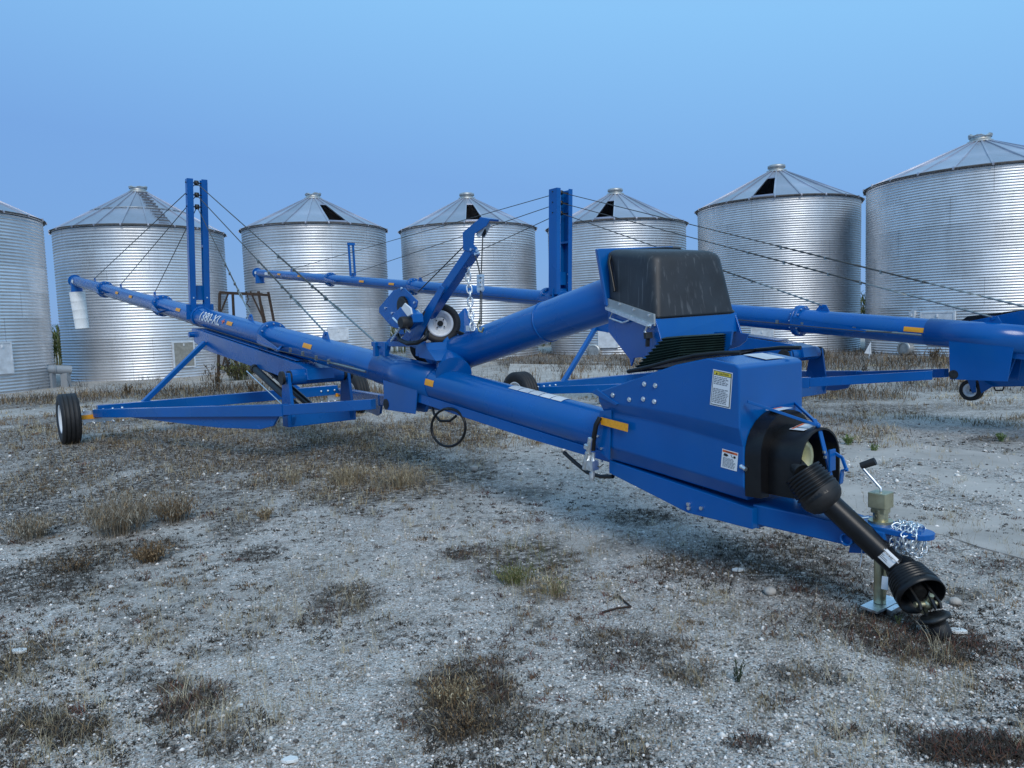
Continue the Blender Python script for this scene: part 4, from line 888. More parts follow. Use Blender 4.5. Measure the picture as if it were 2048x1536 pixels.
mb.plate([VP(x,y,bl,fl) for x, y in ((1216,596),(1311,628),(1312,652),(1217,614))], nv*.014); al = mb.build('hopper_latch_plate', M['alu'], hb, .002)
mb = MB(); mb.plate([VP(x,y,bl,fl) for x, y in ((1217,613),(1312,648),(1309,656),(1218,619))], nv*.03); mb.pipe([VP(1232,621,bl,fl)+nv*.02, VP(1224,636,bl,fl)+nv*.02, VP(1250,645,bl,fl)+nv*.02, VP(1262,641,bl,fl)+nv*.02, VP(1268,632,bl,fl)+nv*.02], .007, 6); mb.build('latch_handle', M['bright'], hb)
mb = MB()
for x, y in ((1243,608),(1271,619),(1302,630)): p = VP(x,y,bl,fl)+nv*.014; mb.cyl(p, p+nv*.008, .009, n=6)
mb.build('latch_bolts', M['bright'], hb, kind='stuff')
mb = MB(); p0 = VP(1306,650,bl,fl)+nv*.04; mb.pipe([p0, VP(1300,662,bl,fl)+nv*.04, VP(1306,670,bl,fl)+nv*.04], .010, 6); mb.build('strap_hook', M['bright'], hb)
mb = MB(); mb.bar(VP(1306,664,bl,fl)+nv*.04, VP(1307,676,bl,fl)+nv*.04, .05, .03); mb.bar(VP(1306,676,bl,fl)+nv*.04, VP(1305,692,bl,fl)+nv*.04, .022, .02); mb.build('strap_ratchet', M['dsteel'], hb)
# transfer tube
SR = P(1262,584,5.62); SL = P(925,704,7.3); sx = (SR-SL).normalized()
to = MB().cyl(SL-sx*.1, SR, .172, n=40).build('transfer_tube', B, near)
MB().lathe(SL, sx, [(.172,-.10),(.20,-.10),(.20,-.06),(.172,-.06)], 36, False).build('tube_collar', B, to)
MB().lathe(SL+sx*1.25, sx, [(.172,0),(.178,0),(.178,.02),(.172,.02)], 36, False).build('tube_collar', B, to)
q0 = SL-sx*.1
mb = MB(); mb.lathe(q0, -sx, [(.185,0),(.185,.1),(.17,.2),(.12,.24),(.02,.25)], 32, False); mb.cyl(q0-sx*.1, f.A(1.9,0,R-.03), .15, .17, n=28); mb.build('transfer_elbow', B, near)
mb = MB(); mb.plate([P(862,690,7.7), P(905,735,7.5), P(870,748,7.5), P(846,712,7.7)], f.s*.2); mb.build('elbow_plate', B, near, .004)
mb = MB(); mb.plate([P(905,640,7.75), P(928,616,7.75), P(948,667,7.65), P(930,690,7.6), P(905,690,7.7)], f.s*.03); mb.build('mover_gusset', B, near, .004)
for a, b in (((1200,600),(1205,640)),): pass
mb = MB(); p = P(962,668,6.95); mb.pipe([p+Vector((.05*math.cos(a), 0, .05*math.sin(a)-.0)) for a in [k*PI/6 for k in range(12)]], .010, 6, True); mb.build('lifting_ring', M['bright'], to)
mb = MB(); p = P(932,662,7.0); mb.plate([p, p+f.u*-.12, p+f.u*-.12+up*.05, p+up*.05], f.s*.01); mb.build('ring_plate', M['white'], to)
# crane boom, winch, pulley
MB().bar(SP(838,660,0), SP(948,500,0), .10, .095, side=f.s).build('crane_boom', B, near, .006)
mb = MB()
for s_ in (-.09, .05): mb.plate([SP(816,690,s_), SP(830,697,s_), SP(855,645,s_), SP(888,577,s_), SP(880,570,s_), SP(842,640,s_)], f.s*.012)
mb.plate([SP(800,680,-.06), SP(830,640,-.06), SP(845,650,-.06), SP(810,692,-.06)], f.s*.12); mb.build('boom_brace', B, near, .003)
for s_ in (-.055, .045): MB().plate([SP(x,y,s_) for x, y in ((925,465),(960,436),(979,440),(972,452),(948,468),(946,488),(953,500),(952,506),(926,500))], f.s*.010).build('boom_head', B, near, .002)
MB().plate([SP(x,y,-.05) for x, y in ((960,434),(980,438),(978,442),(958,440))], f.s*.10).build('boom_head_cap', B, near)
mb = MB()
for x, y in ((943,499),(955,501),(952,508),(958,506)): p = SP(x,y,-.058); mb.cyl(p, p-f.s*.012, .013, n=8)
mb.build('boom_bolts', M['bright'], near, kind='stuff')
c = SP(967,459,0); d_ = SP(972,450,0)-SP(962,468,0); mb = MB(); dd = d_.normalized(); sx_ = dd.cross(f.s).normalized()
pl = [SP(967,459,0)+dd*(.045 if a < PI else -.045)+sx_*.035*math.cos(a)+dd*.035*math.sin(a) for a in [k*PI/6 for k in range(12)]]
mb.plate([v-f.s*.03 for v in pl], f.s*.008); mb.plate([v+f.s*.02 for v in pl], f.s*.008); pu = mb.build('pulley_block', M['white'], near)
MB().lathe(SP(964,464,0)-f.s*.02, f.s, [(.035,0),(.022,.02),(.035,.04)], 20).build('pulley_sheave', M['dsteel'], pu)
MB().pipe([SP(836,584,0), SP(930,490,0)], .006, 5).pipe([SP(966,465,0), SP(962,560,0)], .006, 5).build('winch_cable', M['steel'], near)
mb = MB(); c = SP(838,585,0)
mb = MB(); mb.pipe([SP(950,508,.0), SP(957,535,.0), SP(961,560,0)], .007, 5); mb.pipe([SP(961,560,0), SP(960,655,0)], .006, 5); mb.pipe([SP(964,570,0), SP(963,650,0)], .006, 5); ck = mb.build('hook_cable', M['steel'], near)
mb = MB()
for y in (552, 561, 570, 578): p = SP(961, y, 0); mb.box(p, f.u*.03, f.s*.02, up*.014)
mb.bar(SP(956,553,0), SP(957,585,0), .014, .014); mb.bar(SP(966,553,0), SP(965,583,0), .014, .014); mb.build('cable_clamps', M['bright'], ck, kind='stuff')
mb = MB(); mb.pipe([SP(960,640,0), SP(955,650,0), SP(958,662,0), SP(964,664,0), SP(967,655,0)], .010, 6); mb.build('lift_hook', M['zinc'], ck)
hc = empty('hanging_chain', SP(938,520,0), 'heavy bright chain hanging from the blue crane boom beside the cable', 'chain')
chain(hc, [SP(937,528,.02), SP(936,555,.02), SP(940,590,.02), SP(941,620,.02), SP(946,665,.02)], .037, .0085)
# winch
wa = [(761,608),(800,577),(830,590),(833,608),(828,625),(800,655),(783,645),(763,622)]
for s_, k in ((-.16, 0), (-.04, 1)):
    sh = 0 if k == 0 else 1
    MB().plate([SP(x-8*sh+8*(1-sh)*0, y+3*sh, s_) for x, y in ((766,612),(795,577),(808,576),(835,602),(833,614),(804,652),(790,650),(766,622))], f.s*.010).build('winch_plate', B, near, .003)
mb = MB(); wc = SP(806,612,-.17); mb.lathe(wc, -f.s, [(.075,-.01),(.088,-.01),(.088,.02),(.07,.02)], 28); wn = mb.build('winch_gear', M['dsteel'], near)
mb = MB()
for k in range(24): a = 2*PI*k/24; p = wc-f.s*.005+(f.u*math.cos(a)+up*math.sin(a))*.088; mb.box(p, (f.u*math.cos(a)+up*math.sin(a))*.008, f.s*.012, (f.u*-math.sin(a)+up*math.cos(a))*.006)
mb.build('gear_teeth', M['dsteel'], wn, kind='stuff')
MB().plate([SP(x,y,-.30) for x, y in ((775,642),(800,614),(824,628),(826,645),(803,660),(786,655))], f.s*.12).build('winch_box', B, near, .008)
MB().plate([SP(x,y,-.345) for x, y in ((805,616),(812,606),(824,616),(826,628),(818,633))], f.s*-.016).build('winch_cover', M['white'], near, .004)
MB().lathe(SP(812,645,-.34), f.s, [(.05,-.06),(.058,-.05),(.058,.04),(.05,.05)], 20).build('winch_motor', M['rubber'], near)
mb = MB(); mb.bar(SP(798,642,-.33), SP(818,660,-.33), .035, .012); mb.build('winch_lever', M['dsteel'], near)
mb = MB(); mb.cyl(SP(786,636,-.34), SP(796,646,-.34), .011, n=8); mb.cyl(SP(813,657,-.34), SP(820,664,-.34), .012, n=8); mb.cyl(SP(835,620,-.07), SP(846,634,-.07), .008, n=8)
for x, y in ((772,616),(785,626),(804,577),(830,605),(802,645)): p = SP(x,y,-.162); mb.cyl(p, p-f.s*.014, .012, n=8)
mb.build('winch_bolts', M['bright'], near, kind='stuff')
mb = MB(); mb.bar(SP(775,690,0), SP(803,664,0), .06, .05, side=f.s); mb.bar(SP(773,702,-.12), SP(777,686,-.12), .05, .05); mb.bar(SP(745,688,-.12), SP(850,688,-.12), .03, .05); mb.bar(SP(745,688,.14), SP(850,688,.14), .03, .05)
for x in (752, 772, 838): mb.bar(SP(x,684,-.13), SP(x,712,-.13), .05, .05); mb.bar(SP(x,684,.12), SP(x,706,.12), .05, .05)
mb.plate([SP(832,686,-.16), SP(850,686,-.16), SP(856,700,-.16), SP(872,722,-.16), SP(838,715,-.16)], f.s*.3); mb.build('winch_base', B, near, .003)
wc2 = empty('winch_chain', SP(795,660,-.2), 'short bright chain looped below the winch on the near auger tube', 'chain')
chain(wc2, [SP(803,650,-.33), SP(796,662,-.28), SP(788,674,-.22), SP(782,682,-.18)], .018, .0045)
MB().pipe([SP(795,668,-.22), SP(800,680,-.24), SP(815,687,-.26), SP(835,685,-.26), SP(850,678,-.22), SP(856,665,-.1)], .022, 8).build('black_hose', M['plastic'], near)
MB().pipe([P(915,664,7.2), P(930,670,7.1), P(960,673,7.0), P(985,675,6.95)], .02, 8).build('black_hose', M['plastic'], near)
# mover wheel of the folded hopper
wcn = P(881,647,7.35); tc = (CC-wcn).normalized(); axw = (Vector((tc.x, tc.y, 0)).normalized()*-1 + Vector((.06,0,.0))).normalized()
wheel(near, wcn, axw, R_=.197, W_=.13, rimr=.118, lugs=4, name='mover_wheel')
wheel(near, P(858,690,7.9), axw, R_=.20, W_=.14, rimr=.115, lugs=4, name='mover_wheel')
# hoses
MB().pipe([SP(897+34*math.sin(a), 855-38*math.cos(a), -.15+.03*math.sin(a)) for a in [k*PI/12-.0 for k in range(25)]], .013, 8, True).build('hose_loop', M['plastic'], near)
MB().pipe([SP(865,814,-.1), SP(868,828,-.12), SP(880,842,-.12), SP(900,842,-.12), SP(912,832,-.12)], .013, 8).build('hydraulic_hose', M['plastic'], near)
MB().pipe([SP(1200,835,-.33), SP(1192,850,-.36), SP(1187,880,-.36), SP(1186,900,-.35)], .018, 8).build('hydraulic_hose', M['plastic'], near)
MB().pipe([SP(1128,905,-.14), SP(1150,925,-.16), SP(1175,945,-.18), SP(1200,953,-.2), SP(1226,953,-.22)], .015, 8).build('hydraulic_hose', M['plastic'], near)
mb = MB(); mb.cyl(SP(1181,876,-.38), SP(1177,905,-.38), .018, n=10); mb.cyl(SP(1177,905,-.38), SP(1172,930,-.38), .024, n=10); mb.cyl(SP(1176,890,-.38), SP(1175,897,-.38), .028, n=8); mb.cyl(SP(1187,905,-.36), SP(1184,962,-.36), .014, n=10)
mb.box(SP(1185,930,-.37), f.u*.03, f.s*.03, up*.032); mb.cyl(SP(1184,945,-.36), SP(1184,958,-.36), .02, n=8); mb.cyl(SP(1173,925,-.37), SP(1170,938,-.37), .022, n=8); mb.build('hydraulic_coupler', M['bright'], near)
mb = MB(); mb.pipe([SP(1190,932,-.36), SP(1200,934,-.34), SP(1207,928,-.31)], .004, 5); mb.build('cap_tether', M['plastic'], near)
# far auger: lowered swing hopper on the right
GS = g.SP
mb = MB(); pts = [GS(x,y,.55) for x, y in ((1908,690),(1925,700),(2120,706),(2160,770),(1985,774),(1932,757),(1922,745))]
mb.plate(pts, g.s*.75); sw = mb.build('swing_hopper', B, far, .01)
mb = MB(); mb.plate([GS(1908,692,.50), GS(1914,690,.50), GS(1934,755,.50), GS(1926,754,.50)], g.s*.85); mb.build('hopper_gasket', M['plastic'], sw)
mb = MB(); mb.plate([GS(1928,742,.45), GS(1950,745,.45), GS(1952,785,.45), GS(1944,786,.45)], g.s*.012); mb.plate([GS(1955,755,.45), GS(1985,773,.45), GS(1962,787,.45)], g.s*.012); mb.build('caster_bracket', B, sw, .003)
wheel(far, GS(1943,780,.52), g.s*-1+g.u*.1, R_=.135, W_=.09, rimr=.075, lugs=4, name='caster_wheel')
MB().pipe([GS(1988,774,.6), GS(1991,781,.6), GS(2005,781,.6), GS(2008,774,.6)], .01, 6).build('hopper_handle', M['plastic'], sw)
mb = MB(); mb.plate([GS(1915,646,.35), GS(1935,632,.35), GS(1975,628,.35), GS(2200,600,.35), GS(2200,670,.35)], g.s*.5); mb.build('hopper_lid', M['plastic'], sw, .01)
mb = MB(); mb.plate([GS(1920,646,.30), GS(2040,622,.30), GS(2200,605,.30), GS(2200,680,.30)], g.s*.03); mb.build('hopper_side', B, sw, .003)
mb = MB(); mb.plate([GS(1975,702,-.1), GS(2200,720,-.1), GS(2200,735,-.1), GS(1975,712,-.1)], g.s*.2); mb.build('under_beam', B, far, .003)
mb = MB(); mb.box(g.A(.3), g.ax*.55, g.s*.3, g.n*.32); mb.build('intake_housing', B, far, .02)
# ------------------------------------------------------------------ small plants, debris
def arr_mesh(name, V, Fq, C, m_, label=None, cat=None, kind=None, loc=None, group=None):
    base = np.array(loc if loc is not None else (0,0,0)); V = V-base
    me = bpy.data.meshes.new(name); n = len(V); k = Fq.shape[1]; me.vertices.add(n); me.vertices.foreach_set('co', V.astype(np.float32).ravel())
    me.loops.add(Fq.size); me.loops.foreach_set('vertex_index', Fq.astype(np.int32).ravel()); me.polygons.add(len(Fq))
    me.polygons.foreach_set('loop_start', np.arange(0, Fq.size, k, dtype=np.int32)); me.polygons.foreach_set('loop_total', np.full(len(Fq), k, np.int32)); me.update()
    at = me.color_attributes.new('tint', 'FLOAT_COLOR', 'POINT'); at.data.foreach_set('color', np.c_[C, np.ones(n)].astype(np.float32).ravel())
    me.materials.append(m_); o = bpy.data.objects.new(name, me); col.objects.link(o); o.location = tuple(base)
    if label: o['label'] = label
    if cat: o['category'] = cat
    if kind: o['kind'] = kind
    if group: o['group'] = group
    return o
def blades(base, ln, wd, ld, lean, colr):
    """bent grass blades: four rows of two vertices each"""
    n = len(base); a = ld; dirv = np.stack([np.cos(a), np.sin(a), np.zeros(n)], -1); sa = a+rng.uniform(.6, 2.5, n); sv = np.stack([np.cos(sa), np.sin(sa), np.zeros(n)], -1)
    V = []; 
    for k, wk in ((0,1),(.4,.8),(.75,.5),(1,.08)):
        c = base + dirv*(lean*ln*k**1.8)[:,None] + np.array([0,0,1])*(ln*np.sqrt(np.clip(1-(lean*k)**2*.6,.05,1))*k)[:,None]
        h = sv*(wd*wk*.5)[:,None]; V.append(c-h); V.append(c+h)
    V = np.stack(V, 1).reshape(-1, 3); i = np.arange(n)[:,None]*8
    Fq = np.concatenate([i+np.array([[0,1,3,2]]), i+np.array([[2,3,5,4]]), i+np.array([[4,5,7,6]])], 0); C = np.repeat(colr, 8, 0); return V, Fq, C
def sample(n, ylo, yhi, kinds, thr=.05, power=1.0):
    px = rng.uniform(-60, 2110, n); py = rng.uniform(ylo, yhi, n)
    a, b = (px-1024)/F, (py-768)/F
    r = np.stack([f0[i]+CR[i]*a-CU[i]*b for i in range(3)], -1); k = -H/r[:,2]; x = r[:,0]*k; y = r[:,1]*k; v = veg(x, y, kinds)
    keep = rng.uniform(0, 1, n) < (v**power)*(v > thr); return x[keep], y[keep], v[keep]
def palette(n, cols, jit=.25):
    c = np.array(cols)[rng.integers(0, len(cols), n)]; return c*(1+rng.uniform(-jit, jit, (n,1)))
BR = [(.20,.125,.065),(.15,.10,.055),(.26,.18,.10),(.10,.072,.045)]; TN = [(.42,.34,.21),(.34,.26,.15),(.52,.45,.31),(.24,.18,.10)]
GN = [(.12,.14,.05),(.17,.17,.065),(.26,.22,.10),(.10,.12,.045)]; RD = [(.12,.045,.032),(.085,.04,.03),(.15,.08,.045),(.07,.045,.035)]; DK = [(.05,.042,.035),(.08,.065,.05),(.035,.03,.025)]
def scatter(name, n, ylo, yhi, kinds, cols, lmin, lmax, wd, lean, label=None, power=1.0, cap=None):
    x, y, v = sample(n, ylo, yhi, kinds, power=power); m_ = len(x); z = gz(x, y)-.004; D = y
    ln = rng.uniform(lmin, lmax, m_)*(.5+.7*v); w_ = wd*rng.uniform(.6, 1.3, m_)*np.clip(D/6, .8, 3.5); V, Fq, C = blades(np.stack([x,y,z],-1), ln, w_, rng.uniform(0, 2*PI, m_), np.clip(rng.normal(lean, .25, m_), .05, 1.15), palette(m_, cols))
    arr_mesh(name, V, Fq, C, M['leaf'], kind='stuff')
scatter('dead_brown_weeds', 60000, 770, 1000, (0,), BR+TN[:2], .025, .11, .0028, .85)
scatter('low_brown_weeds', 42000, 1000, 1545, (0,), BR+DK+TN[:2], .02, .10, .0026, .92)
scatter('dry_grass', 50000, 700, 1545, (1,), TN, .04, .20, .0022, .65)
scatter('green_grass', 30000, 900, 1545, (2,), GN, .04, .14, .0024, .6)
scatter('red_creeping_weeds', 60000, 900, 1545, (3,), RD, .015, .06, .005, .9)
scatter('dark_litter', 90000, 850, 1545, (4,0,3), DK, .01, .05, .007, 1.05)
scatter('weeds_at_bin_feet', 40000, 690, 800, (0,1), BR+DK, .06, .28, .004, .6)
# small scattered tufts, crumbs of moss and creeping mats between the patches
def clusters(name, nc, per, ylo, yhi, rad, cols, lmin, lmax, wd, lean, seed, thr, xb=0.0):
    px = rng.uniform(-60, 2110, nc); py = ylo+(yhi-ylo)*rng.uniform(0, 1, nc); a, b = (px-1024)/F, (py-768)/F
    r_ = np.stack([f0[i]+CR[i]*a-CU[i]*b for i in range(3)], -1); k = -H/r_[:,2]; x = r_[:,0]*k; y = r_[:,1]*k
    kp = (fbm(x*.9, y*.9, 4, seed) - xb*x/6) > thr; x, y = x[kp], y[kp]; n = len(x); cc = palette(n, cols, .3); size = rng.uniform(.4, 1.3, n)
    idx = np.repeat(np.arange(n), per); m_ = len(idx); rr = np.abs(rng.normal(0, 1, m_))*rad*size[idx]; t = rng.uniform(0, 2*PI, m_); X_ = x[idx]+np.cos(t)*rr; Y_ = y[idx]+np.sin(t)*rr
    V, Fq, C = blades(np.stack([X_, Y_, gz(X_, Y_)-.003], -1), rng.uniform(lmin, lmax, m_)*size[idx], wd*np.clip(Y_/6, .8, 3), rng.uniform(0, 2*PI, m_), np.clip(rng.normal(lean, .25, m_), .05, 1.15), cc[idx]*(1+rng.uniform(-.3, .3, (m_,1))))
    arr_mesh(name, V, Fq, C, M['leaf'], kind='stuff')
clusters('straw_tufts', 1500, 16, 790, 1560, .035, TN, .03, .13, .0020, .6, 41, .46, .06)
clusters('moss_crumbs', 6500, 14, 800, 1560, .022, DK, .006, .024, .009, 1.0, 43, .44, .20)
clusters('creeping_mats', 1300, 34, 800, 1560, .045, RD+BR, .01, .04, .005, .95, 47, .47, .05)
clusters('far_weed_tufts', 4200, 14, 700, 900, .12, BR+TN, .03, .14, .0035, .8, 49, .44)
clusters('bin_foot_stalks', 420, 22, 698, 780, .25, BR+DK, .15, .5, .004, .45, 51, .40)
# stray thin straw everywhere
n = 9000; px = rng.uniform(-60,2110,n); py = rng.uniform(830,1560,n); a, b = (px-1024)/F, (py-768)/F
r_ = np.stack([f0[i]+CR[i]*a-CU[i]*b for i in range(3)], -1); k = -H/r_[:,2]; x = r_[:,0]*k; y = r_[:,1]*k; nn = fbm(x*1.3, y*1.3, 3, 5); kp = nn > .47; x = x[kp]; y = y[kp]; m_ = len(x)
V, Fq, C = blades(np.stack([x,y,gz(x,y)-.002],-1), rng.uniform(.02,.13,m_), .0018*np.clip(y/5,.8,3), rng.uniform(0,2*PI,m_), np.clip(rng.normal(.8,.3,m_),.1,1.15), palette(m_, TN+BR)); arr_mesh('stray_straw', V, Fq, C, M['leaf'], kind='stuff')
# pebbles
n = 85000; px = rng.uniform(-60,2110,n); py = 835+ (1560-835)*rng.uniform(0,1,n)**.8; a, b = (px-1024)/F, (py-768)/F
r_ = np.stack([f0[i]+CR[i]*a-CU[i]*b for i in range(3)], -1); k = -H/r_[:,2]; x = r_[:,0]*k; y = r_[:,1]*k
vv = veg(x, y); dens = np.clip(.35+.9*(fbm(x*.8+3, y*.8, 3, 31)-.3)+.25*np.clip(x/3,-.4,1), .1, 1)*(1-.75*vv); kp = rng.uniform(0,1,n) < dens; x = x[kp]; y = y[kp]; n = len(x)
s = np.exp(rng.normal(math.log(.0052), .45, n)); s = np.clip(s, .002, .016)*np.clip(y/4.5, .9, 1.8)
oc = np.array([(1,0,0),(0,1,0),(-1,0,0),(0,-1,0),(0,0,1),(0,0,-1.)]); of = np.array([(0,1,4),(1,2,4),(2,3,4),(3,0,4),(1,0,5),(2,1,5),(3,2,5),(0,3,5)])
ro = rng.uniform(0, 2*PI, n); sc = rng.uniform(.6,1.3,(n,6,1)); v = oc[None]*sc*np.array([1,1,.65]); c_, s_ = np.cos(ro)[:,None], np.sin(ro)[:,None]
tilt = rng.uniform(-.5,.5,(n,1)); vx = v[:,:,0]*c_-v[:,:,1]*s_; vy = v[:,:,0]*s_+v[:,:,1]*c_; vz = v[:,:,2]+vx*tilt*.5
V = np.stack([vx,vy,vz],-1)*s[:,None,None]+np.stack([x,y,gz(x,y)+s*.25],-1)[:,None,:]
g_ = rng.choice([.10,.28,.42,.60,.85], n, p=[.2,.22,.24,.20,.14]); C = np.stack([g_, g_*.925, g_*.86],-1); C = np.repeat(C, 6, 0)
Fq = (np.arange(n)[:,None,None]*6+of[None]).reshape(-1,3); arr_mesh('gravel', V.reshape(-1,3), Fq, C, M['stone'], kind='stuff')
n = 1500; px = rng.uniform(-60,2110,n); py = 800+760*rng.uniform(0,1,n); a, b = (px-1024)/F, (py-768)/F
r_ = np.stack([f0[i]+CR[i]*a-CU[i]*b for i in range(3)], -1); k = -H/r_[:,2]; x = r_[:,0]*k; y = r_[:,1]*k
s = np.exp(rng.normal(math.log(.011), .35, n))*np.clip(y/5, .8, 1.6); ro = rng.uniform(0, 2*PI, n); sc = rng.uniform(.6,1.3,(n,6,1)); v = oc[None]*sc*np.array([1,1,.6]); c_, s_ = np.cos(ro)[:,None], np.sin(ro)[:,None]
vx = v[:,:,0]*c_-v[:,:,1]*s_; vy = v[:,:,0]*s_+v[:,:,1]*c_; V = np.stack([vx,vy,v[:,:,2]],-1)*s[:,None,None]+np.stack([x,y,gz(x,y)+s*.2],-1)[:,None,:]
g_ = rng.choice([.18,.35,.5,.75], n, p=[.2,.3,.3,.2]); C = np.repeat(np.stack([g_, g_*.95, g_*.88],-1), 6, 0); arr_mesh('loose_stones', V.reshape(-1,3), (np.arange(n)[:,None,None]*6+of[None]).reshape(-1,3), C, M['stone'], kind='stuff')
# weeds that can be told apart
def bush(name, px, py, h, sp, ns, cols, label, cat='weed', leaf=6, lw=.006, zbase=None, grp=None):
    c = G(px, py); c.z = GZ(c) if zbase is None else zbase; base = []; ln = []; ld = []; le = []
    V_, F_, C_ = [], [], []; off = 0
    def addb(bs, l, w_, a, e, cc):
        nonlocal off
        V, Fq, C = blades(bs, l, w_, a, e, cc); V_.append(V); F_.append(Fq+off); C_.append(C); off += len(V)
    a = rng.uniform(0, 2*PI, ns); rr = rng.uniform(0, .35, ns)*sp; bs = np.stack([c.x+np.cos(a)*rr, c.y+np.sin(a)*rr, np.full(ns, c.z-.01)], -1); l = h*rng.uniform(.5,1.05,ns); e = rng.uniform(.1, 1, ns)*min(1.1, sp/h)
    addb(bs, l, np.full(ns, .003*max(1, c.y/6)), a, e, palette(ns, cols))
    m_ = ns*leaf; idx = rng.integers(0, ns, m_); k = rng.uniform(.25, 1, m_); dv = np.stack([np.cos(a), np.sin(a), np.zeros(ns)], -1)[idx]
    p = bs[idx]+dv*(e[idx]*l[idx]*k**1.8)[:,None]+np.array([0,0,1])*(l[idx]*np.sqrt(np.clip(1-(e[idx]*k)**2*.6,.05,1))*k)[:,None]
    addb(p, rng.uniform(.15,.35,m_)*h*.5, np.full(m_, lw), rng.uniform(0,2*PI,m_), rng.uniform(.3,1.1,m_), palette(m_, cols))
    arr_mesh(name, np.concatenate(V_), np.concatenate(F_), np.concatenate(C_), M['leaf'], label, cat, loc=tuple(c), group=grp)
GB = [(.28,.25,.20),(.36,.32,.25),(.19,.155,.11),(.23,.16,.09)]; BG = [(.16,.22,.07),(.12,.18,.06),(.20,.26,.10)]
bush('dead_bush', 240, 1065, .34, .55, 420, GB, 'big grey-brown dead bush, largest of the weeds at the left foreground', leaf=9, lw=.005)
bush('dead_bush', 350, 1040, .24, .36, 220, BR+GB, 'brown dead bush just right of the big grey-brown one', leaf=8)
bush('dead_bush', 60, 1075, .22, .42, 200, GB, 'grey dead weed clump by the left edge, left of the big bush', leaf=8)
bush('dead_bush', 300, 1122, .15, .18, 130, BR, 'compact round brown weed below the big grey-brown bush', leaf=10)
bush('dead_bush', 530, 1040, .14, .12, 60, BR+TN, 'small rusty weed tuft on pale gravel right of the dead bushes', leaf=7)
bush('dead_bush', 150, 1140, .12, .25, 90, DK+BR, 'low dark weed mat below the big grey-brown bush', leaf=7)
bush('grass_tuft', 1030, 1160, .13, .28, 200, GN, 'green and tan grass tuft alone in the middle foreground gravel', leaf=3)
bush('grass_tuft', 1105, 1185, .15, .20, 120, TN+GN[:1], 'tan grass tuft at the right end of the green tuft', leaf=3)
bush('grass_tuft', 900, 1400, .10, .30, 170, TN+BR, 'tangled tan weed clump in the bottom centre foreground', leaf=4)
bush('grass_tuft', 935, 1455, .08, .30, 150, BR+DK, 'dark tangled weed clump just below the bottom centre one', leaf=5)
bush('grass_tuft', 800, 965, .24, .7, 380, TN+GB, 'tall dry grass clump below the hose loop side of the near auger', leaf=3)
bush('grass_tuft', 695, 958, .22, .55, 280, TN+GB, 'tall dry grass clump left of the other tall one, under the near auger frame', leaf=3)
bush('grass_tuft', 585, 965, .26, .22, 70, TN+GB, 'pale seeding grass stalks at the left end of the tall dry grass', leaf=3)
bush('green_weed', 1697, 893, .14, .09, 40, BG, 'bright green weed at the slab edge, left one near the shaft holder', leaf=8, lw=.012)
bush('green_weed', 1748, 903, .10, .07, 32, BG, 'small green weed at the slab edge above the jack crank', leaf=8, lw=.012)
bush('green_weed', 2002, 885, .12, .07, 30, BG, 'lone green weed near the right edge beside a reddish mat', leaf=8, lw=.012)
bush('green_weed', 1797, 1250, .07, .03, 10, BG+GN, 'tiny yellow-green sprout below the jack foot', leaf=5, lw=.006)
bush('green_weed', 1476, 1362, .12, .04, 12, [(.04,.06,.035),(.06,.07,.04)], 'slender dark green weed standing in the lower right gravel', leaf=7, lw=.006)
bush('green_weed', 1560, 1010, .10, .10, 50, TN, 'dry straw tuft under the black shaft guard', leaf=5)
for x, y, h, l in ((430,772,.75,'dead brown stalks in front of the wide bin with the patched roof'),(255,778,.35,'low dead stalks at the left foot of the patched roof bin'),(505,785,.5,'dead stalks by the rusty trestle foot'),(1870,720,.45,'dead stalks at the foot of the nearest right bin'),(1330,708,.5,'dead stalks behind the struts of the far auger'),(1600,712,.5,'dead stalks at the foot of the bin behind the hopper cover'),(1580,800,.5,'twiggy dead weed seen right of the intake housing')):
    bush('dead_stalks', x, y, h, h*.6, 26, BR+DK, l, leaf=9, lw=.02)
bush('dead_bush', 480, 745, .9, 1.2, 120, GN+DK, 'dark green bush behind the rusty trestle', leaf=10, lw=.04)
for k, (x, y, s_, lb) in enumerate(((1915,1268,.055,'largest white scrap on the gravel, right of the drive shaft end'),(38,1306,.045,'white scrap near the left edge of the foreground'),(1478,1142,.045,'white flat scrap in the brown weeds below the frame beam'),(1240,942,.03,'small pale chip under the coupler'),(546,1316,.015,'tiny white chip in the lower left gravel'),(480,1418,.016,'tiny white chip near the bottom left, below the other'),(580,1525,.035,'pale bluish scrap at the bottom edge'),(745,1083,.02,'pale chip on open gravel left of the green tuft'))):
    c = G(x, y); c.z = GZ(c); mb = MB(); n = 7; mb.plate([c+Vector((math.cos(2*PI*i/n)*s_*random.uniform(.7,1.1), math.sin(2*PI*i/n)*s_*.6*random.uniform(.7,1.1), .004+.003*i/n)) for i in range(n)], (0,0,.008+s_*.12)); o = mb.build('debris_scrap', M['debris'], loc=c, bevel=.002); tag(o, lb, 'scrap')
pts = [G(1205,1225), G(1235,1216), G(1262,1213), G(1250,1203), G(1235,1190)]
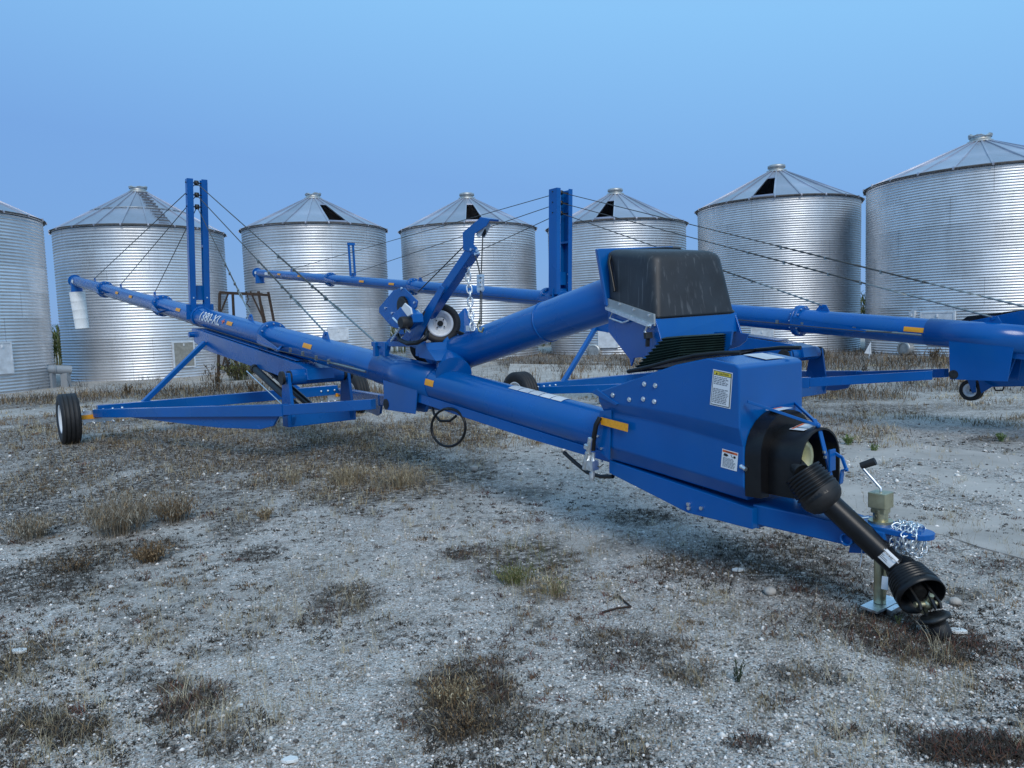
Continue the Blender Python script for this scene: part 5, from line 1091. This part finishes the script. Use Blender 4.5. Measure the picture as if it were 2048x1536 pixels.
mb = MB(); mb.pipe([Vector((p.x, p.y, GZ(p)+.012)) for p in pts], .006, 6); o = mb.build('dead_twig', M['rust'], loc=pts[0]); tag(o, 'forked dark twig lying on the gravel, lower middle', 'twig')
for x, y, s_, lb in ((1540,1185,.035,'rounded grey rock among the brown weeds below the tongue'),(948,915+25,.05,'pale rock at the edge of the dry grass'),(1910,1208,.03,'small rock beside the drive shaft end')):
    c = G(x, y); c.z = GZ(c); mb = MB(); mb.lathe(c, (0,0,1), [(s_*math.sin(PI*i/6)*random.uniform(.9,1.15), s_*.6-s_*.7*math.cos(PI*i/6)) for i in range(7)], 9, False); o = mb.build('rock', M['concrete'], loc=c); tag(o, lb, 'rock')
# ------------------------------------------------------------------ white marker flag by the right bin
c = G(1740, 706); c = P(1738, 703, 24.5); gg = float(gz(c.x, c.y)); mb = MB(); mb.cyl((c.x, c.y, gg), (c.x+.05, c.y, c.z+.25), .02, n=8); mb.plate([Vector((c.x-.15,c.y,c.z-.05)), Vector((c.x+.08,c.y,c.z-.1)), Vector((c.x+.06,c.y,c.z+.32))], (0,.01,0)); o = mb.build('marker_flag', M['panelw'], loc=(c.x, c.y, gg)); tag(o, 'small white triangular marker in the gap before the nearest right bin', 'marker')
# ------------------------------------------------------------------ corn behind the bins
n = 2600; x = rng.uniform(-48, 48, n); row = rng.integers(0, 7, n); y = 47+row*.8+rng.uniform(-.1,.1,n); z = gz(x, y)
ln = rng.uniform(2.0,2.6,n); V1, F1, C1 = blades(np.stack([x,y,z],-1), ln, np.full(n,.05), rng.uniform(0,2*PI,n), np.full(n,.05), palette(n, [(.12,.13,.05),(.16,.15,.07)]))
m_ = n*9; i = rng.integers(0, n, m_); hz = rng.uniform(.15,.95,m_)*ln[i]; V2, F2, C2 = blades(np.stack([x[i],y[i],z[i]+hz],-1), rng.uniform(.4,.75,m_), np.full(m_,.09), rng.uniform(0,2*PI,m_), rng.uniform(.6,1.1,m_), palette(m_, [(.05,.085,.025),(.07,.10,.03),(.10,.12,.05),(.16,.15,.07)], .3))
arr_mesh('corn_field', np.concatenate([V1,V2]), np.concatenate([F1,F2+len(V1)]), np.concatenate([C1,C2]), M['leaf'], kind='stuff')
